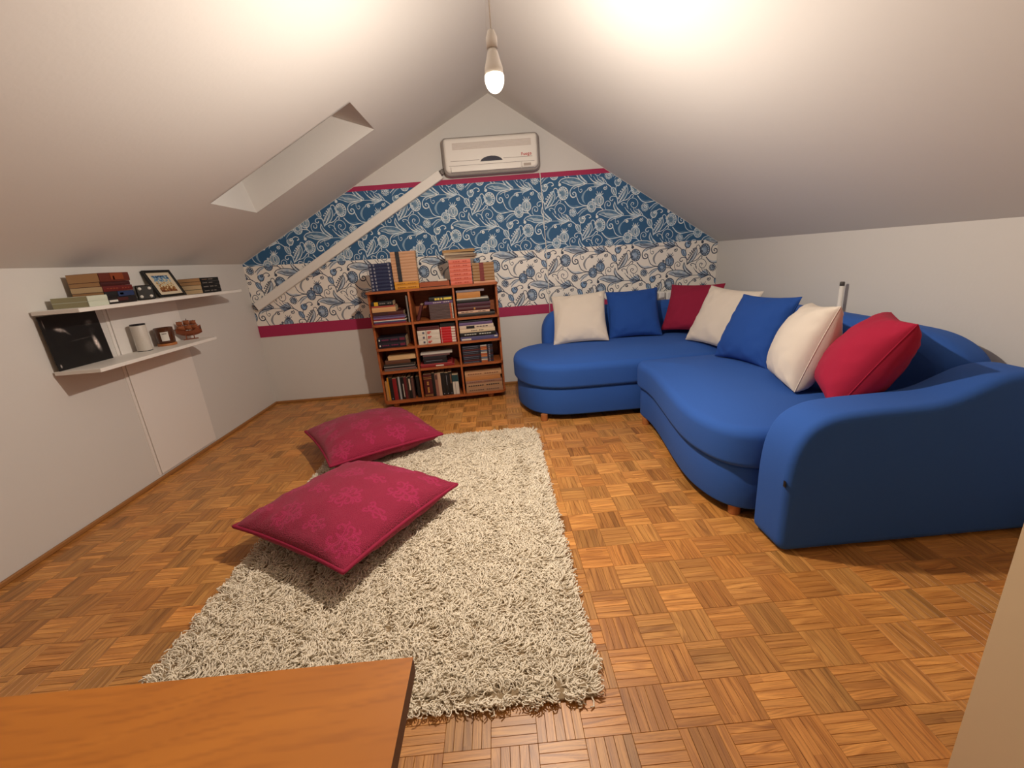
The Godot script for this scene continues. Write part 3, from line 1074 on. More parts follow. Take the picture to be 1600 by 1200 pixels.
func damask() -> ImageTexture:
	tw = 512; th = 512
	var n := tw * th
	ink = PackedFloat32Array(); ink.resize(n)
	# mirrored leafy scrolls
	for c in [Vector2(128, 128), Vector2(384, 384), Vector2(384, 128), Vector2(128, 384)]:
		var big: bool = c.x == c.y
		for m in [-1.0, 1.0]:
			var paths := [[0, 70, 6, 20, 0, -40, 0, -90], [0, -40, 30, -70, 55, -60, 50, -35, 32, -40], [0, -10, 40, -25, 78, -8, 74, 24, 48, 20, 52, 6], [0, 35, 30, 30, 60, 48, 62, 80, 40, 92, 28, 76, 40, 70], [0, -85, 14, -100, 8, -118, 0, -122], [8, 20, 30, 5, 44, 10], [12, -60, 22, -84, 40, -96], [50, -20, 84, -44, 98, -30], [56, 56, 84, 44, 100, 60]] if big else [[0, 60, 20, 20, 0, -50], [0, 10, 30, -10, 40, -36, 24, -44], [0, 30, 34, 34, 46, 58, 28, 66, 22, 52], [0, -50, 12, -72, 0, -88]]
			for p in paths:
				var v := []
				for k in range(0, p.size(), 2): v.append(c + Vector2(p[k] * m, p[k + 1]))
				var q := curve2(v, 12)
				for k in q.size():
					ink = dot(ink, q[k].x, q[k].y, 3.0 + 4.5 * sin(PI * k / q.size()), 1.0)
	var im := Image.create(tw, th, false, Image.FORMAT_RGB8)
	var f := FastNoiseLite.new()
	f.frequency = 0.35
	for y in th:
		for x in tw:
			var k := ink[y * tw + x]
			var w := 1.0 + 0.10 * f.get_noise_2d(x, y)
			im.set_pixel(x, y, Color((0.555 + 0.075 * k) * w, (0.045 + 0.045 * k) * w, (0.215 + 0.075 * k) * w))
	im.generate_mipmaps()
	return ImageTexture.create_from_image(im)


func floor_cushions() -> void:
	var m := mat("damask", Color.WHITE, 0.85)
	m.albedo_texture = damask()
	m.uv1_scale = Vector3(2.0, 2.0, 1)
	m.normal_enabled = true
	m.normal_texture = noise_normal(0.25, 6.0, 12)
	m.normal_scale = 0.35
	m.rim_enabled = true
	m.rim = 0.18
	m.rim_tint = 1.0
	var piping := mat("damask_piping", Color(0.56, 0.045, 0.215), 0.85)
	for c in [["burgundy damask floor cushion nearer the wooden desk, lying on the middle of the shaggy rug", Vector3(1.460, 0.132, 2.217), 59.0, 31], ["burgundy damask floor cushion nearer the bookcase, lying half off the shaggy rug", Vector3(1.304, 0.126, 1.315), 33.5, 32]]:
		var o := thing("floor_cushion", c[0], "cushion", c[1], "burgundy floor cushions")
		o.rotation_degrees = Vector3(0.3, c[2], -1.8)
		var st := SurfaceTool.new()
		st.append_from(pillow(0.70, 0.235, 0.05, c[3], 0.0, 0.095, 0.006), 0, Transform3D(Basis(Vector3.RIGHT, -PI / 2), Vector3.ZERO))
		part("cover", st.commit(), m, o)
		var pts := seam_points(0.70, 0.05).map(func(p): return Vector3(p.x, 0, -p.y))
		part("piping", tube(pts, 0.0085, 8, true), piping, o)


# ------------------------------------------------------------------ bookcase and books
const CASE_AT := Vector3(1.703, 0, 0.442)
const CASE_TURN := 0.0757


func case_point(x: float, y: float, z: float) -> Vector3:
	return CASE_AT + Basis(Vector3.UP, CASE_TURN) * Vector3(x, y, z)


func shelf_outline(hw: float, depth: float, r: float) -> PackedVector2Array:
	var o := PackedVector2Array([Vector2(-hw, -depth), Vector2(hw, -depth)])
	for k in 7:
		var a := PI / 2 * k / 6
		o.append(Vector2(hw - r + cos(a) * r, -r + sin(a) * r))
	for k in 7:
		var a := PI / 2 * k / 6 + PI / 2
		o.append(Vector2(-hw + r + cos(a) * r, -r + sin(a) * r))
	return o


func bookcase() -> void:
	var o := thing("bookcase", "low wooden bookcase with twelve open compartments full of books against the wallpaper", "bookcase", CASE_AT)
	o.rotation.y = CASE_TURN
	var C: Material = mats.case_wood
	part("back_panel", box(Vector3(-0.534, 0.0662, -0.345), Vector3(0.534, 0.9848, -0.3345)), C, o)
	for s in [-1.0, 1.0]:
		part("side_panel", box(Vector3(s * 0.525 - 0.009, 0.066, -0.334), Vector3(s * 0.525 + 0.009, 0.985, -0.055), 0.0015), C, o)
	for x in [-0.196, 0.166]:
		part("divider", box(Vector3(x - 0.008, 0.066, -0.334), Vector3(x + 0.008, 0.985, -0.004), 0.0015), C, o)
	part("top", slab_flat(shelf_outline(0.538, 0.345, 0.02), 0.985, 1.003), C, o)
	for y in [0.717, 0.515, 0.314]:
		for c in [[-0.5155, -0.2045], [-0.1875, 0.1575], [0.1745, 0.5155]]:
			if c[0] > -0.3 and c[1] < 0.3:
				part("shelf", box(Vector3(c[0], y, -0.334), Vector3(c[1], y + 0.018, -0.004), 0.0015), C, o)
			else:
				# the outer shelves reach past the side panel with a rounded corner
				var s: float = signf(c[0] + c[1])
				var inner: float = absf(c[0] if s > 0 else c[1])
				var e := PackedVector2Array([Vector2(s * inner, -0.334), Vector2(s * 0.5155, -0.334), Vector2(s * 0.5155, -0.053), Vector2(s * 0.534, -0.053)])
				for k in 6:
					var a := PI / 2 * k / 5
					e.append(Vector2(s * (0.486 + cos(a) * 0.048), -0.05 + sin(a) * 0.048))
				e.append(Vector2(s * inner, -0.002))
				part("shelf", slab_flat(e, y, y + 0.018), C, o)
	part("bottom", slab_flat(shelf_outline(0.538, 0.345, 0.06), 0.046, 0.066), C, o)
	for p in [Vector2(-0.44, -0.07), Vector2(0.40, -0.07), Vector2(-0.44, -0.29), Vector2(0.44, -0.29)]:
		part("foot", lathe([Vector2(0, 0), Vector2(0.024, 0), Vector2(0.028, 0.01), Vector2(0.028, 0.046), Vector2(0, 0.046)], 16), mats.beech, o, Vector3(p.x, 0, p.y))


# flat board over an outline in x-z
func slab_flat(o: PackedVector2Array, y0: float, y1: float) -> ArrayMesh:
	var st := start()
	var p := PackedVector2Array()
	for v in o: p.append(Vector2(v.x, -v.y))
	prism_to(st, p, y0, y1)
	var src := done(st)
	var t := SurfaceTool.new()
	t.append_from(src, 0, Transform3D(Basis(Vector3.RIGHT, Vector3(0, 0, -1), Vector3.UP), Vector3.ZERO))
	return t.commit()


# a closed book: x along the spine (length l), y thickness t, spine at z = 0, depth d to the rear; «up» stands it on its end
func book(called: String, label: String, l: float, t: float, d: float, c: Color, group: String, o := {}) -> Node3D:
	var b := thing(called, label, o.get("category", "book"), Vector3.ZERO, group)
	var up: bool = o.get("up", false)
	var x := Transform3D(Basis(Vector3.UP, Vector3.LEFT, Vector3.BACK), Vector3(t, 0, 0)) if up else Transform3D()
	var hard: bool = o.get("hard", false)
	var bd := minf(0.0025 if hard else 0.0012, t * 0.2)
	var st := start()
	var lip := 0.003 if hard else 0.0
	if o.get("solid", false):
		box_to(st, Vector3(0, 0, -d), Vector3(l, t, 0), 0.0012, x)
	else:
		box_to(st, Vector3(0, 0, -d), Vector3(l, bd, -0.002), 0.0, x)
		box_to(st, Vector3(0, t - bd, -d), Vector3(l, t, -0.002), 0.0, x)
		# spine: slightly domed
		var prof := []
		for k in 6:
			var a := -1.0 + 2.0 * k / 5.0
			prof.append(Vector3(0, t / 2 + t / 2 * a, -0.003 + (1 - a * a) * (0.0035 if hard else 0.0018)))
		for k in 5:
			var p: Vector3 = prof[k]; var q: Vector3 = prof[k + 1]
			var e := Vector3(l, 0, 0)
			quad(st, x * p, x * (p + e), x * (q + e), x * q)
			quad(st, x * p, x * q, x * Vector3(0, q.y, -0.006), x * Vector3(0, p.y, -0.006))
			quad(st, x * (q + e), x * (p + e), x * Vector3(l, p.y, -0.006), x * Vector3(l, q.y, -0.006))
	part("cover", done(st), solid(c, o.get("rough", 0.55)), b)
	if not o.get("solid", false):
		var pg := start()
		box_to(pg, Vector3(lip, bd, -d + lip), Vector3(l - lip, t - bd, -0.0045), 0.0, x)
		part("pages", done(pg), o.get("pages", mats.pages), b)
	for m in o.get("marks", []):              # bands, labels and title lines: [name, from, to, low, high, colour] as shares of the spine
		var ms := start()
		var z := 0.0042 if hard else 0.0008
		box_to(ms, Vector3(l * m[1], t * m[3], -0.003), Vector3(l * m[2], t * m[4], z if not o.get("solid", false) else 0.0006), 0.0, x)
		part(m[0], done(ms), solid(m[5], 0.6), b)
	return b


func title(a: float, b: float, c: Color, n := 7) -> Array:
	# a line of lettering too small to read in the photograph: a row of short dashes
	var out := []
	var w := (b - a) / n
	for k in n:
		if n > 4 and k == n / 2: continue
		out.append(["lettering", a + w * k, a + w * (k + 0.75), 0.40, 0.62, c])
	return out


var ORD := ["lowest", "second lowest", "third lowest", "fourth lowest", "fifth lowest", "sixth lowest", "seventh lowest", "eighth lowest", "ninth lowest", "tenth lowest", "eleventh lowest", "twelfth lowest"]
var NTH := ["first", "second", "third", "fourth", "fifth", "sixth", "seventh", "eighth", "ninth", "tenth", "eleventh", "twelfth"]


# a pile of lying books; each entry: [what it looks like, length, thickness, depth, colour, options, shift in x]
func pile(x: float, y: float, z: float, list: Array, where: String, group: String, called := "book") -> float:
	for i in list.size():
		var e: Array = list[i]
		var o: Dictionary = e[5] if e.size() > 5 else {}
		var what: String = e[0]
		var label := "%s, %s %s" % [what, ("topmost" if i == list.size() - 1 else ORD[i]), where]
		if list.size() == 1: label = "%s %s" % [what, where]
		var b := book(o.get("called", called), label, e[1], e[2] - 0.0006, e[3], e[4], group, o)
		b.position = case_point(x + (e[6] if e.size() > 6 else 0.0), y, z - rng.randf() * 0.004)
		b.rotation.y = CASE_TURN + rng.randf_range(-0.012, 0.012)
		y += e[2]
	return y


# a row of standing books from the left
func upright_row(x: float, y: float, z: float, list: Array, where: String, group: String) -> void:
	for i in list.size():
		var e: Array = list[i]
		var o: Dictionary = (e[5] if e.size() > 5 else {}).duplicate()
		o.up = true
		var b := book("book", "%s, %s from left %s" % [e[0], NTH[i], where], e[1], e[2] - 0.0006, e[3], e[4], group, o)
		b.position = case_point(x, y, z - (e[6] if e.size() > 6 else 0.0))
		b.rotation.y = CASE_TURN
		x += e[2]


func many(n: int, e: Array) -> Array:
	var out := []
	for i in n: out.append(e)
	return out


func books() -> void:
	var navy := Color(0.08, 0.125, 0.27); var cream := Color(0.74, 0.56, 0.42); var coral := Color(0.80, 0.40, 0.31)
	var black := Color(0.03, 0.028, 0.03); var red := Color(0.55, 0.05, 0.08); var white := Color(0.82, 0.78, 0.72)
	var silver := Color(0.5, 0.5, 0.55); var yellow := Color(0.80, 0.55, 0.14); var tan_ := Color(0.58, 0.43, 0.26)
	var purple := Color(0.30, 0.21, 0.36); var plum := Color(0.25, 0.06, 0.13); var gold := Color(0.7, 0.5, 0.25)
	# --- on top of the bookcase
	pile(-0.487, 1.0035, -0.04, many(8, ["navy blue hardback with silver bands", 0.180, 0.0272, 0.14, navy, {"hard": true, "marks": [["band", 0.06, 0.13, 0.2, 0.8, silver], ["band", 0.22, 0.28, 0.2, 0.8, silver], ["band", 0.86, 0.92, 0.2, 0.8, silver], ["rule", 0.02, 0.03, 0.1, 0.9, silver]]}]), "in the navy stack atop the bookcase", "navy volumes on top of the bookcase")
	var y := pile(-0.300, 1.0035, -0.04, many(2, ["thick yellow hardback", 0.194, 0.030, 0.14, yellow, {"hard": true, "marks": title(0.12, 0.9, Color(0.6, 0.38, 0.08), 9)}]), "under the cream stack atop the bookcase", "yellow volumes under the cream stack")
	pile(-0.302, y, -0.04, many(10, ["cream hardback with a dark band", 0.196, 0.0236, 0.14, cream, {"hard": true, "marks": [["band", 0.20, 0.36, 0.0, 1.0, Color(0.06, 0.08, 0.12)]]}]), "in the cream stack atop the bookcase", "cream banded volumes on top of the bookcase")
	pile(-0.103, 1.0035, -0.05, [["flat orange-brown wooden box", 0.245, 0.040, 0.17, Color(0.60, 0.28, 0.12), {"solid": true, "category": "box", "called": "flat_box", "marks": [["slit", 0.03, 0.9, 0.02, 0.12, Color(0.08, 0.03, 0.02)]]}]], "lying atop the bookcase between cream and coral stacks", "")
	pile(0.050, 1.044, -0.08, [["tiny pale booklet", 0.075, 0.014, 0.06, white, {}]], "lying on the flat wooden box atop the bookcase", "")
	y = pile(0.153, 1.0035, -0.035, many(6, ["coral red paperback volume", 0.180, 0.0335, 0.14, coral, {"marks": title(0.2, 0.85, Color(0.66, 0.22, 0.15), 6)}]), "in the coral stack atop the bookcase", "coral volumes on top of the bookcase")
	for i in 4:
		var m := thing("magazine", "%s pale paper bundle lying on the coral books on the bookcase" % ["lowest", "second", "third", "topmost"][i], "magazine", case_point(0.13 + i * -0.006, y + i * 0.0195, -0.04), "papers on the coral books")
		m.rotation.y = CASE_TURN + [0.05, -0.06, 0.09, -0.03][i]
		var st := start()
		var l := 0.255 + 0.01 * (i % 2)
		for k in 4: box_to(st, Vector3(0.004 * (k % 2), k * 0.0045, -0.17), Vector3(l - 0.006 * (k % 3), k * 0.0045 + 0.0040, -0.003 * (k % 3)))
		part("sheets", done(st), solid([Color(0.72, 0.62, 0.52), Color(0.55, 0.47, 0.40), Color(0.75, 0.66, 0.55), Color(0.70, 0.55, 0.36)][i], 0.85), m)
		part("cover", box(Vector3(0, 0.0178, -0.17), Vector3(l, 0.0190, 0.0)), solid([Color(0.75, 0.68, 0.6), Color(0.12, 0.10, 0.10), Color(0.6, 0.5, 0.42), Color(0.72, 0.55, 0.36)][i], 0.7), m)
	pile(0.342, 1.0035, -0.035, [["thin pale pink booklet", 0.182, 0.016, 0.14, Color(0.80, 0.58, 0.45), {}]] + many(6, ["tan hardback with a red band", 0.178, 0.0245, 0.14, tan_, {"hard": true, "marks": [["band", 0.32, 0.52, 0.0, 1.0, Color(0.45, 0.12, 0.10)]]}]), "in the tan stack atop the bookcase", "tan banded volumes on top of the bookcase")
	# --- first row
	var w1 := "in the top left bookcase compartment"
	y = pile(-0.508, 0.7355, -0.02, [["thin magenta magazine", 0.26, 0.012, 0.20, Color(0.5, 0.1, 0.2)], ["thin blue-grey magazine", 0.255, 0.012, 0.20, Color(0.25, 0.27, 0.42)], ["thin white magazine", 0.265, 0.008, 0.20, white], ["thin red magazine", 0.25, 0.012, 0.20, Color(0.5, 0.08, 0.10)], ["thin lilac magazine", 0.262, 0.013, 0.20, Color(0.42, 0.36, 0.52)], ["thin violet magazine", 0.255, 0.014, 0.20, purple], ["dark red-brown large book", 0.25, 0.030, 0.19, Color(0.27, 0.07, 0.06), {"marks": [["label", 0.02, 0.5, 0.1, 0.95, Color(0.20, 0.05, 0.05)]]}], ["cream book with a slanting red-brown cover", 0.19, 0.038, 0.15, Color(0.78, 0.60, 0.40), {}, 0.0], ["pale red paperback", 0.185, 0.012, 0.14, Color(0.62, 0.25, 0.20)], ["black paperback with a yellow label", 0.175, 0.036, 0.13, black, {"marks": [["label", 0.14, 0.32, 0.08, 0.92, Color(0.80, 0.62, 0.10)]] + title(0.38, 0.95, Color(0.5, 0.48, 0.45), 6)}]], w1, "books in the top left compartment")
	var b := book("book", "thin grey book standing at the right side of the top left compartment", 0.215, 0.012, 0.16, Color(0.47, 0.45, 0.43), "", {"up": true})
	b.position = case_point(-0.228, 0.7355, -0.03); b.rotation.y = CASE_TURN
	b = book("book", "dark red book leaning in the top middle compartment of the bookcase", 0.135, 0.022, 0.13, Color(0.30, 0.06, 0.05), "", {"up": true})
	b.position = case_point(-0.162, 0.7435, -0.03); b.rotation = Vector3(0, CASE_TURN, -0.33)
	y = pile(-0.048, 0.7355, -0.025, many(11, ["thin grey-brown booklet with a pale end tag", 0.198, 0.0117, 0.14, Color(0.33, 0.25, 0.24), {"marks": [["tag", 0.86, 0.93, 0.1, 0.9, Color(0.75, 0.35, 0.2)], ["tag", 0.945, 0.99, 0.1, 0.9, white]]}]), "in the top middle bookcase compartment", "grey-brown booklets in the top middle compartment")
	var wm := "on the grey-brown series, top middle compartment"
	pile(-0.080, y, -0.025, [["purple paperback", 0.232, 0.022, 0.14, Color(0.35, 0.25, 0.42), {"marks": title(0.3, 0.9, white, 8)}], ["black book with bold yellow lettering", 0.19, 0.034, 0.14, black, {"marks": [["lettering", 0.24, 0.34, 0.25, 0.75, Color(0.85, 0.75, 0.3)], ["lettering", 0.36, 0.46, 0.25, 0.75, Color(0.85, 0.75, 0.3)], ["lettering", 0.50, 0.58, 0.25, 0.75, Color(0.85, 0.75, 0.3)], ["lettering", 0.63, 0.98, 0.25, 0.75, Color(0.85, 0.75, 0.3)]]}, 0.04]], wm, "books on the grey-brown series")
	pile(0.186, 0.7355, -0.025, [["dark brown hardback", 0.31, 0.030, 0.16, Color(0.12, 0.075, 0.06), {"hard": true}], ["white and pink paperback", 0.268, 0.019, 0.15, Color(0.80, 0.66, 0.56), {"marks": title(0.1, 0.9, Color(0.25, 0.15, 0.15), 6)}], ["maroon hardback with a round emblem", 0.275, 0.033, 0.16, Color(0.26, 0.06, 0.08), {"hard": true, "marks": [["emblem", 0.49, 0.54, 0.25, 0.75, gold]]}], ["plum purple hardback", 0.278, 0.034, 0.16, plum, {"hard": true, "marks": [["rule", 0.02, 0.98, 0.8, 0.9, Color(0.45, 0.25, 0.38)]]}], ["black book", 0.272, 0.026, 0.15, black], ["thin white book", 0.265, 0.012, 0.15, Color(0.7, 0.68, 0.62)], ["yellowed cream book", 0.196, 0.050, 0.14, Color(0.72, 0.48, 0.22), {"pages": mats.pages_brown}, 0.004], ["thin grey album", 0.235, 0.018, 0.15, Color(0.50, 0.46, 0.48), {"solid": true}]], "in the top right bookcase compartment", "books in the top right compartment")
	# --- second row
	pile(-0.505, 0.5335, -0.025, many(2, ["dark navy paperback with magenta lettering", 0.232, 0.046, 0.15, Color(0.055, 0.05, 0.11), {"marks": [["dot", 0.04, 0.08, 0.35, 0.65, white]] + title(0.14, 0.72, Color(0.42, 0.12, 0.26), 9) + [["label", 0.78, 0.96, 0.3, 0.75, Color(0.40, 0.08, 0.18)]]}]), "in the second row's left compartment", "navy paperbacks in the second row")
	b = book("book", "pale upright book behind the two navy paperbacks in the second row", 0.165, 0.026, 0.10, Color(0.62, 0.46, 0.33), "", {"up": true})
	b.position = case_point(-0.285, 0.5335, -0.20); b.rotation.y = CASE_TURN
	var wy := pile(-0.172, 0.5335, -0.03, many(3, ["thick white paperback with red lettering", 0.185, 0.040, 0.14, white, {"marks": [["numeral", 0.22, 0.31, 0.25, 0.7, Color(0.35, 0.35, 0.4)], ["rule", 0.385, 0.40, 0.0, 1.0, Color(0.1, 0.1, 0.12)], ["lettering", 0.44, 0.62, 0.5, 0.72, Color(0.72, 0.2, 0.15)], ["lettering", 0.44, 0.56, 0.22, 0.42, Color(0.72, 0.2, 0.15)]]}]), "in the second row's middle compartment", "white volumes in the second row")
	pile(-0.168, wy, -0.03, many(2, ["thin maroon paperback", 0.18, 0.015, 0.14, Color(0.30, 0.07, 0.08), {}]), "on the white series in the second row", "maroon paperbacks on the white series")
	wy = pile(0.019, 0.5335, -0.03, many(6, ["bright red paperback with a white end", 0.130, 0.0225, 0.14, Color(0.72, 0.05, 0.10), {"marks": [["tag", 0.72, 0.97, 0.12, 0.9, white], ["rule", 0.06, 0.08, 0.0, 1.0, white]]}]), "in the second row's red series", "red paperbacks in the second row")
	pile(0.022, wy, -0.03, [["black box of cards", 0.125, 0.030, 0.12, black, {"solid": true, "category": "box", "called": "card_box"}]], "lying on the red series in the second row", "")
	pile(0.184, 0.5335, -0.02, [["lavender blue large book", 0.322, 0.034, 0.17, Color(0.30, 0.29, 0.45), {"marks": [["label", 0.03, 0.28, 0.1, 0.5, white], ["tag", 0.9, 0.98, 0.5, 0.8, white]]}], ["black book with white lettering", 0.305, 0.034, 0.16, black, {"marks": title(0.12, 0.88, Color(0.75, 0.75, 0.7), 11)}], ["white book with grey lettering", 0.30, 0.030, 0.16, Color(0.82, 0.74, 0.62), {"marks": title(0.32, 0.68, Color(0.3, 0.28, 0.28), 8)}], ["white book with broad black lettering", 0.29, 0.032, 0.16, Color(0.80, 0.72, 0.64), {"marks": [["label", 0.2, 0.44, 0.12, 0.85, black]] + title(0.5, 0.85, Color(0.1, 0.1, 0.1), 4)}], ["purple paperback", 0.282, 0.025, 0.15, Color(0.38, 0.30, 0.46)], ["thin black paperback", 0.285, 0.014, 0.15, black]], "in the second row's right compartment", "books in the right of the second row")
	# --- third row
	pile(-0.49, 0.3325, -0.03, [["grey magazine", 0.275, 0.010, 0.19, Color(0.40, 0.38, 0.37)], ["pale pink and grey magazine", 0.265, 0.011, 0.19, Color(0.48, 0.33, 0.30)], ["black magazine", 0.27, 0.012, 0.19, black], ["silver grey magazine", 0.262, 0.009, 0.19, Color(0.5, 0.48, 0.46)], ["dark green-brown magazine", 0.26, 0.016, 0.19, Color(0.16, 0.12, 0.09)], ["brown paper folder", 0.208, 0.034, 0.16, Color(0.36, 0.22, 0.15), {"pages": mats.pages_brown}, 0.016], ["cream paper block", 0.232, 0.036, 0.16, Color(0.80, 0.66, 0.47), {"solid": true}, 0.045]], "in the third row's left compartment", "papers in the left of the third row")
	pile(-0.182, 0.3325, -0.02, [["red magazine with a white patch", 0.29, 0.020, 0.19, Color(0.50, 0.06, 0.08), {"marks": [["label", 0.45, 0.68, 0.3, 0.8, white]]}], ["pink-edged red magazine", 0.27, 0.012, 0.19, Color(0.62, 0.20, 0.20)], ["dark disc case", 0.20, 0.016, 0.14, Color(0.07, 0.06, 0.09), {"solid": true}, 0.03], ["black disc case with a grey line", 0.20, 0.016, 0.14, Color(0.05, 0.05, 0.07), {"solid": true, "marks": [["rule", 0.1, 0.8, 0.4, 0.6, silver]]}, 0.03], ["dark plum disc case", 0.20, 0.016, 0.14, Color(0.12, 0.05, 0.08), {"solid": true}, 0.028], ["dark grey disc case", 0.20, 0.016, 0.14, Color(0.13, 0.12, 0.14), {"solid": true}, 0.03], ["pinkish grey thin album", 0.23, 0.016, 0.15, Color(0.40, 0.28, 0.28), {"solid": true}, 0.03], ["thin white slab-like book", 0.27, 0.015, 0.16, Color(0.75, 0.72, 0.68), {"solid": true}, 0.012]], "in the third row's middle compartment", "papers in the middle of the third row")
	var dvd := []
	for i in 10:
		dvd.append([["dark blue disc case", "dark red disc case", "black disc case"][i % 3] + " with a bright picture strip" , 0.265, 0.0152, 0.135, [Color(0.10, 0.12, 0.20), Color(0.23, 0.06, 0.08), Color(0.07, 0.07, 0.09)][i % 3], {"solid": true, "marks": [["rule", 0.03, 0.52, 0.42, 0.6, [silver, Color(0.45, 0.2, 0.2), Color(0.4, 0.42, 0.5)][i % 3]], ["picture_strip", 0.60, 0.80, 0.08, 0.92, [Color(0.70, 0.36, 0.18), Color(0.72, 0.68, 0.62), Color(0.40, 0.42, 0.48), Color(0.75, 0.45, 0.25)][i % 4]], ["tag", 0.86, 0.90, 0.2, 0.8, silver]]}])
	pile(0.186, 0.3325, -0.03, dvd, "in third row's right compartment", "disc cases in the third row", "disc_case")
	# --- bottom row
	upright_row(-0.507, 0.0668, -0.04, [["tan short paperback", 0.17, 0.020, 0.14, Color(0.66, 0.48, 0.28)], ["yellow slim book", 0.205, 0.014, 0.15, Color(0.74, 0.50, 0.12)], ["black hardback", 0.205, 0.031, 0.15, black, {"marks": [["dot", 0.06, 0.10, 0.4, 0.6, silver]]}], ["bright red hardback", 0.195, 0.034, 0.15, Color(0.50, 0.055, 0.08)], ["dark grey slim book", 0.2, 0.014, 0.15, Color(0.11, 0.10, 0.10)], ["white slim book", 0.205, 0.016, 0.15, Color(0.62, 0.62, 0.62)], ["black slim book", 0.2, 0.014, 0.15, black], ["black book with a white streak", 0.2, 0.018, 0.15, black, {"marks": [["streak", 0.1, 0.7, 0.3, 0.6, white]]}], ["dark red slim book", 0.198, 0.022, 0.15, Color(0.35, 0.08, 0.09)], ["brown slim book", 0.19, 0.014, 0.15, Color(0.20, 0.12, 0.09)], ["black book with a white label", 0.2, 0.026, 0.15, black, {"marks": [["label", 0.38, 0.9, 0.3, 0.8, Color(0.75, 0.68, 0.6)]]}], ["brown pink-edged book", 0.19, 0.020, 0.15, Color(0.36, 0.22, 0.19)]], "in the bottom left compartment", "standing books in the bottom left compartment")
	b = book("book", "black thick book standing at the right end of the bottom left row", 0.19, 0.034, 0.14, Color(0.04, 0.035, 0.035), "standing books in the bottom left compartment", {"up": true})
	b.position = case_point(-0.2425, 0.0668, -0.05); b.rotation.y = CASE_TURN
	upright_row(-0.176, 0.0668, -0.03, [["maroon leather hardback with gold rules", 0.205, 0.072, 0.16, Color(0.30, 0.055, 0.05), {"hard": true, "marks": [["rule", 0.05, 0.065, 0.02, 0.98, gold], ["rule", 0.10, 0.11, 0.02, 0.98, gold], ["rule", 0.80, 0.815, 0.02, 0.98, gold], ["rule", 0.87, 0.88, 0.02, 0.98, gold]] + title(0.2, 0.7, gold, 6)}], ["black hardback", 0.21, 0.026, 0.15, black], ["pinkish paperback", 0.2, 0.026, 0.15, Color(0.55, 0.36, 0.30), {"marks": [["label", 0.75, 0.95, 0.2, 0.8, Color(0.3, 0.2, 0.18)]]}], ["cream white paperback", 0.205, 0.026, 0.15, Color(0.72, 0.58, 0.48)], ["black paperback", 0.205, 0.034, 0.15, black, {"marks": [["dot", 0.05, 0.09, 0.4, 0.6, silver]]}], ["black paperback with a grey line", 0.2, 0.032, 0.15, Color(0.04, 0.04, 0.045), {"marks": [["dot", 0.05, 0.09, 0.4, 0.6, silver], ["streak", 0.45, 0.9, 0.45, 0.55, silver]]}], ["black paperback with a brown streak", 0.205, 0.032, 0.15, black, {"marks": [["dot", 0.05, 0.09, 0.4, 0.6, silver], ["streak", 0.5, 0.92, 0.2, 0.5, Color(0.45, 0.33, 0.25)]]}], ["white book with a teal top", 0.175, 0.052, 0.15, Color(0.78, 0.75, 0.70), {"marks": [["band", 0.66, 1.0, 0.0, 1.0, Color(0.05, 0.22, 0.24)], ["rule", 0.0, 0.64, 0.55, 0.62, Color(0.45, 0.44, 0.42)]]}]], "in the bottom middle compartment", "standing books in the bottom middle compartment")
	var ill := Color(0.62, 0.47, 0.35)
	pile(0.186, 0.0668, -0.015, [["brown paper bound volume with grey lettering", 0.324, 0.040, 0.19, ill, {"marks": title(0.08, 0.9, Color(0.38, 0.29, 0.24), 14)}], ["light brown volume with dark lettering", 0.320, 0.042, 0.19, Color(0.65, 0.50, 0.37), {"marks": title(0.06, 0.92, Color(0.22, 0.17, 0.15), 14)}, 0.003], ["faded pinkish volume", 0.322, 0.026, 0.19, Color(0.58, 0.42, 0.34), {"marks": title(0.1, 0.8, Color(0.42, 0.30, 0.26), 12)}], ["plain tan volume without lettering", 0.31, 0.040, 0.19, Color(0.70, 0.47, 0.27), {}], ["cream volume with brown lettering", 0.322, 0.038, 0.19, Color(0.74, 0.56, 0.40), {"marks": title(0.08, 0.92, Color(0.5, 0.34, 0.24), 13)}]], "in the bottom right compartment", "large volumes in the bottom right compartment")


# ------------------------------------------------------------------ wall shelves and what stands on them
const TOP_Y := 1.107
const LOW_Y := 0.811


func wall_shelves() -> void:
	var a := part("wall_shelf", box(Vector3(0.0105, TOP_Y - 0.019, 0.522), Vector3(0.236, TOP_Y, 1.882), 0.0015), mats.white_board, self)
	tag(a, "long white floating wall shelf, the upper one, carrying books, a die and a picture", "shelf", "white wall shelves")
	var b := part("wall_shelf", box(Vector3(0.0105, LOW_Y - 0.019, 0.965), Vector3(0.236, LOW_Y, 1.882), 0.0015), mats.white_board, self)
	tag(b, "shorter white floating wall shelf, the lower one, carrying a black sleeve and a ship model", "shelf", "white wall shelves")


# books lying on the upper shelf with their spines to the room; z0 is the end towards the camera
func shelf_pile(x: float, z0: float, list: Array, where: String, group: String) -> void:
	var y := TOP_Y + 0.0003
	for i in list.size():
		var e: Array = list[i]
		var label := "%s, %s %s" % [e[0], ("topmost" if i == list.size() - 1 else ORD[i]), where]
		var b := book("book", label, e[1], e[2] - 0.0005, e[3], e[4], group, e[5] if e.size() > 5 else {})
		var turn: float = PI / 2 + (e[6] if e.size() > 6 else 0.0)
		b.rotation.y = turn
		b.position = Vector3(x + e[3] - 0.155, y, z0)
		y += e[2]


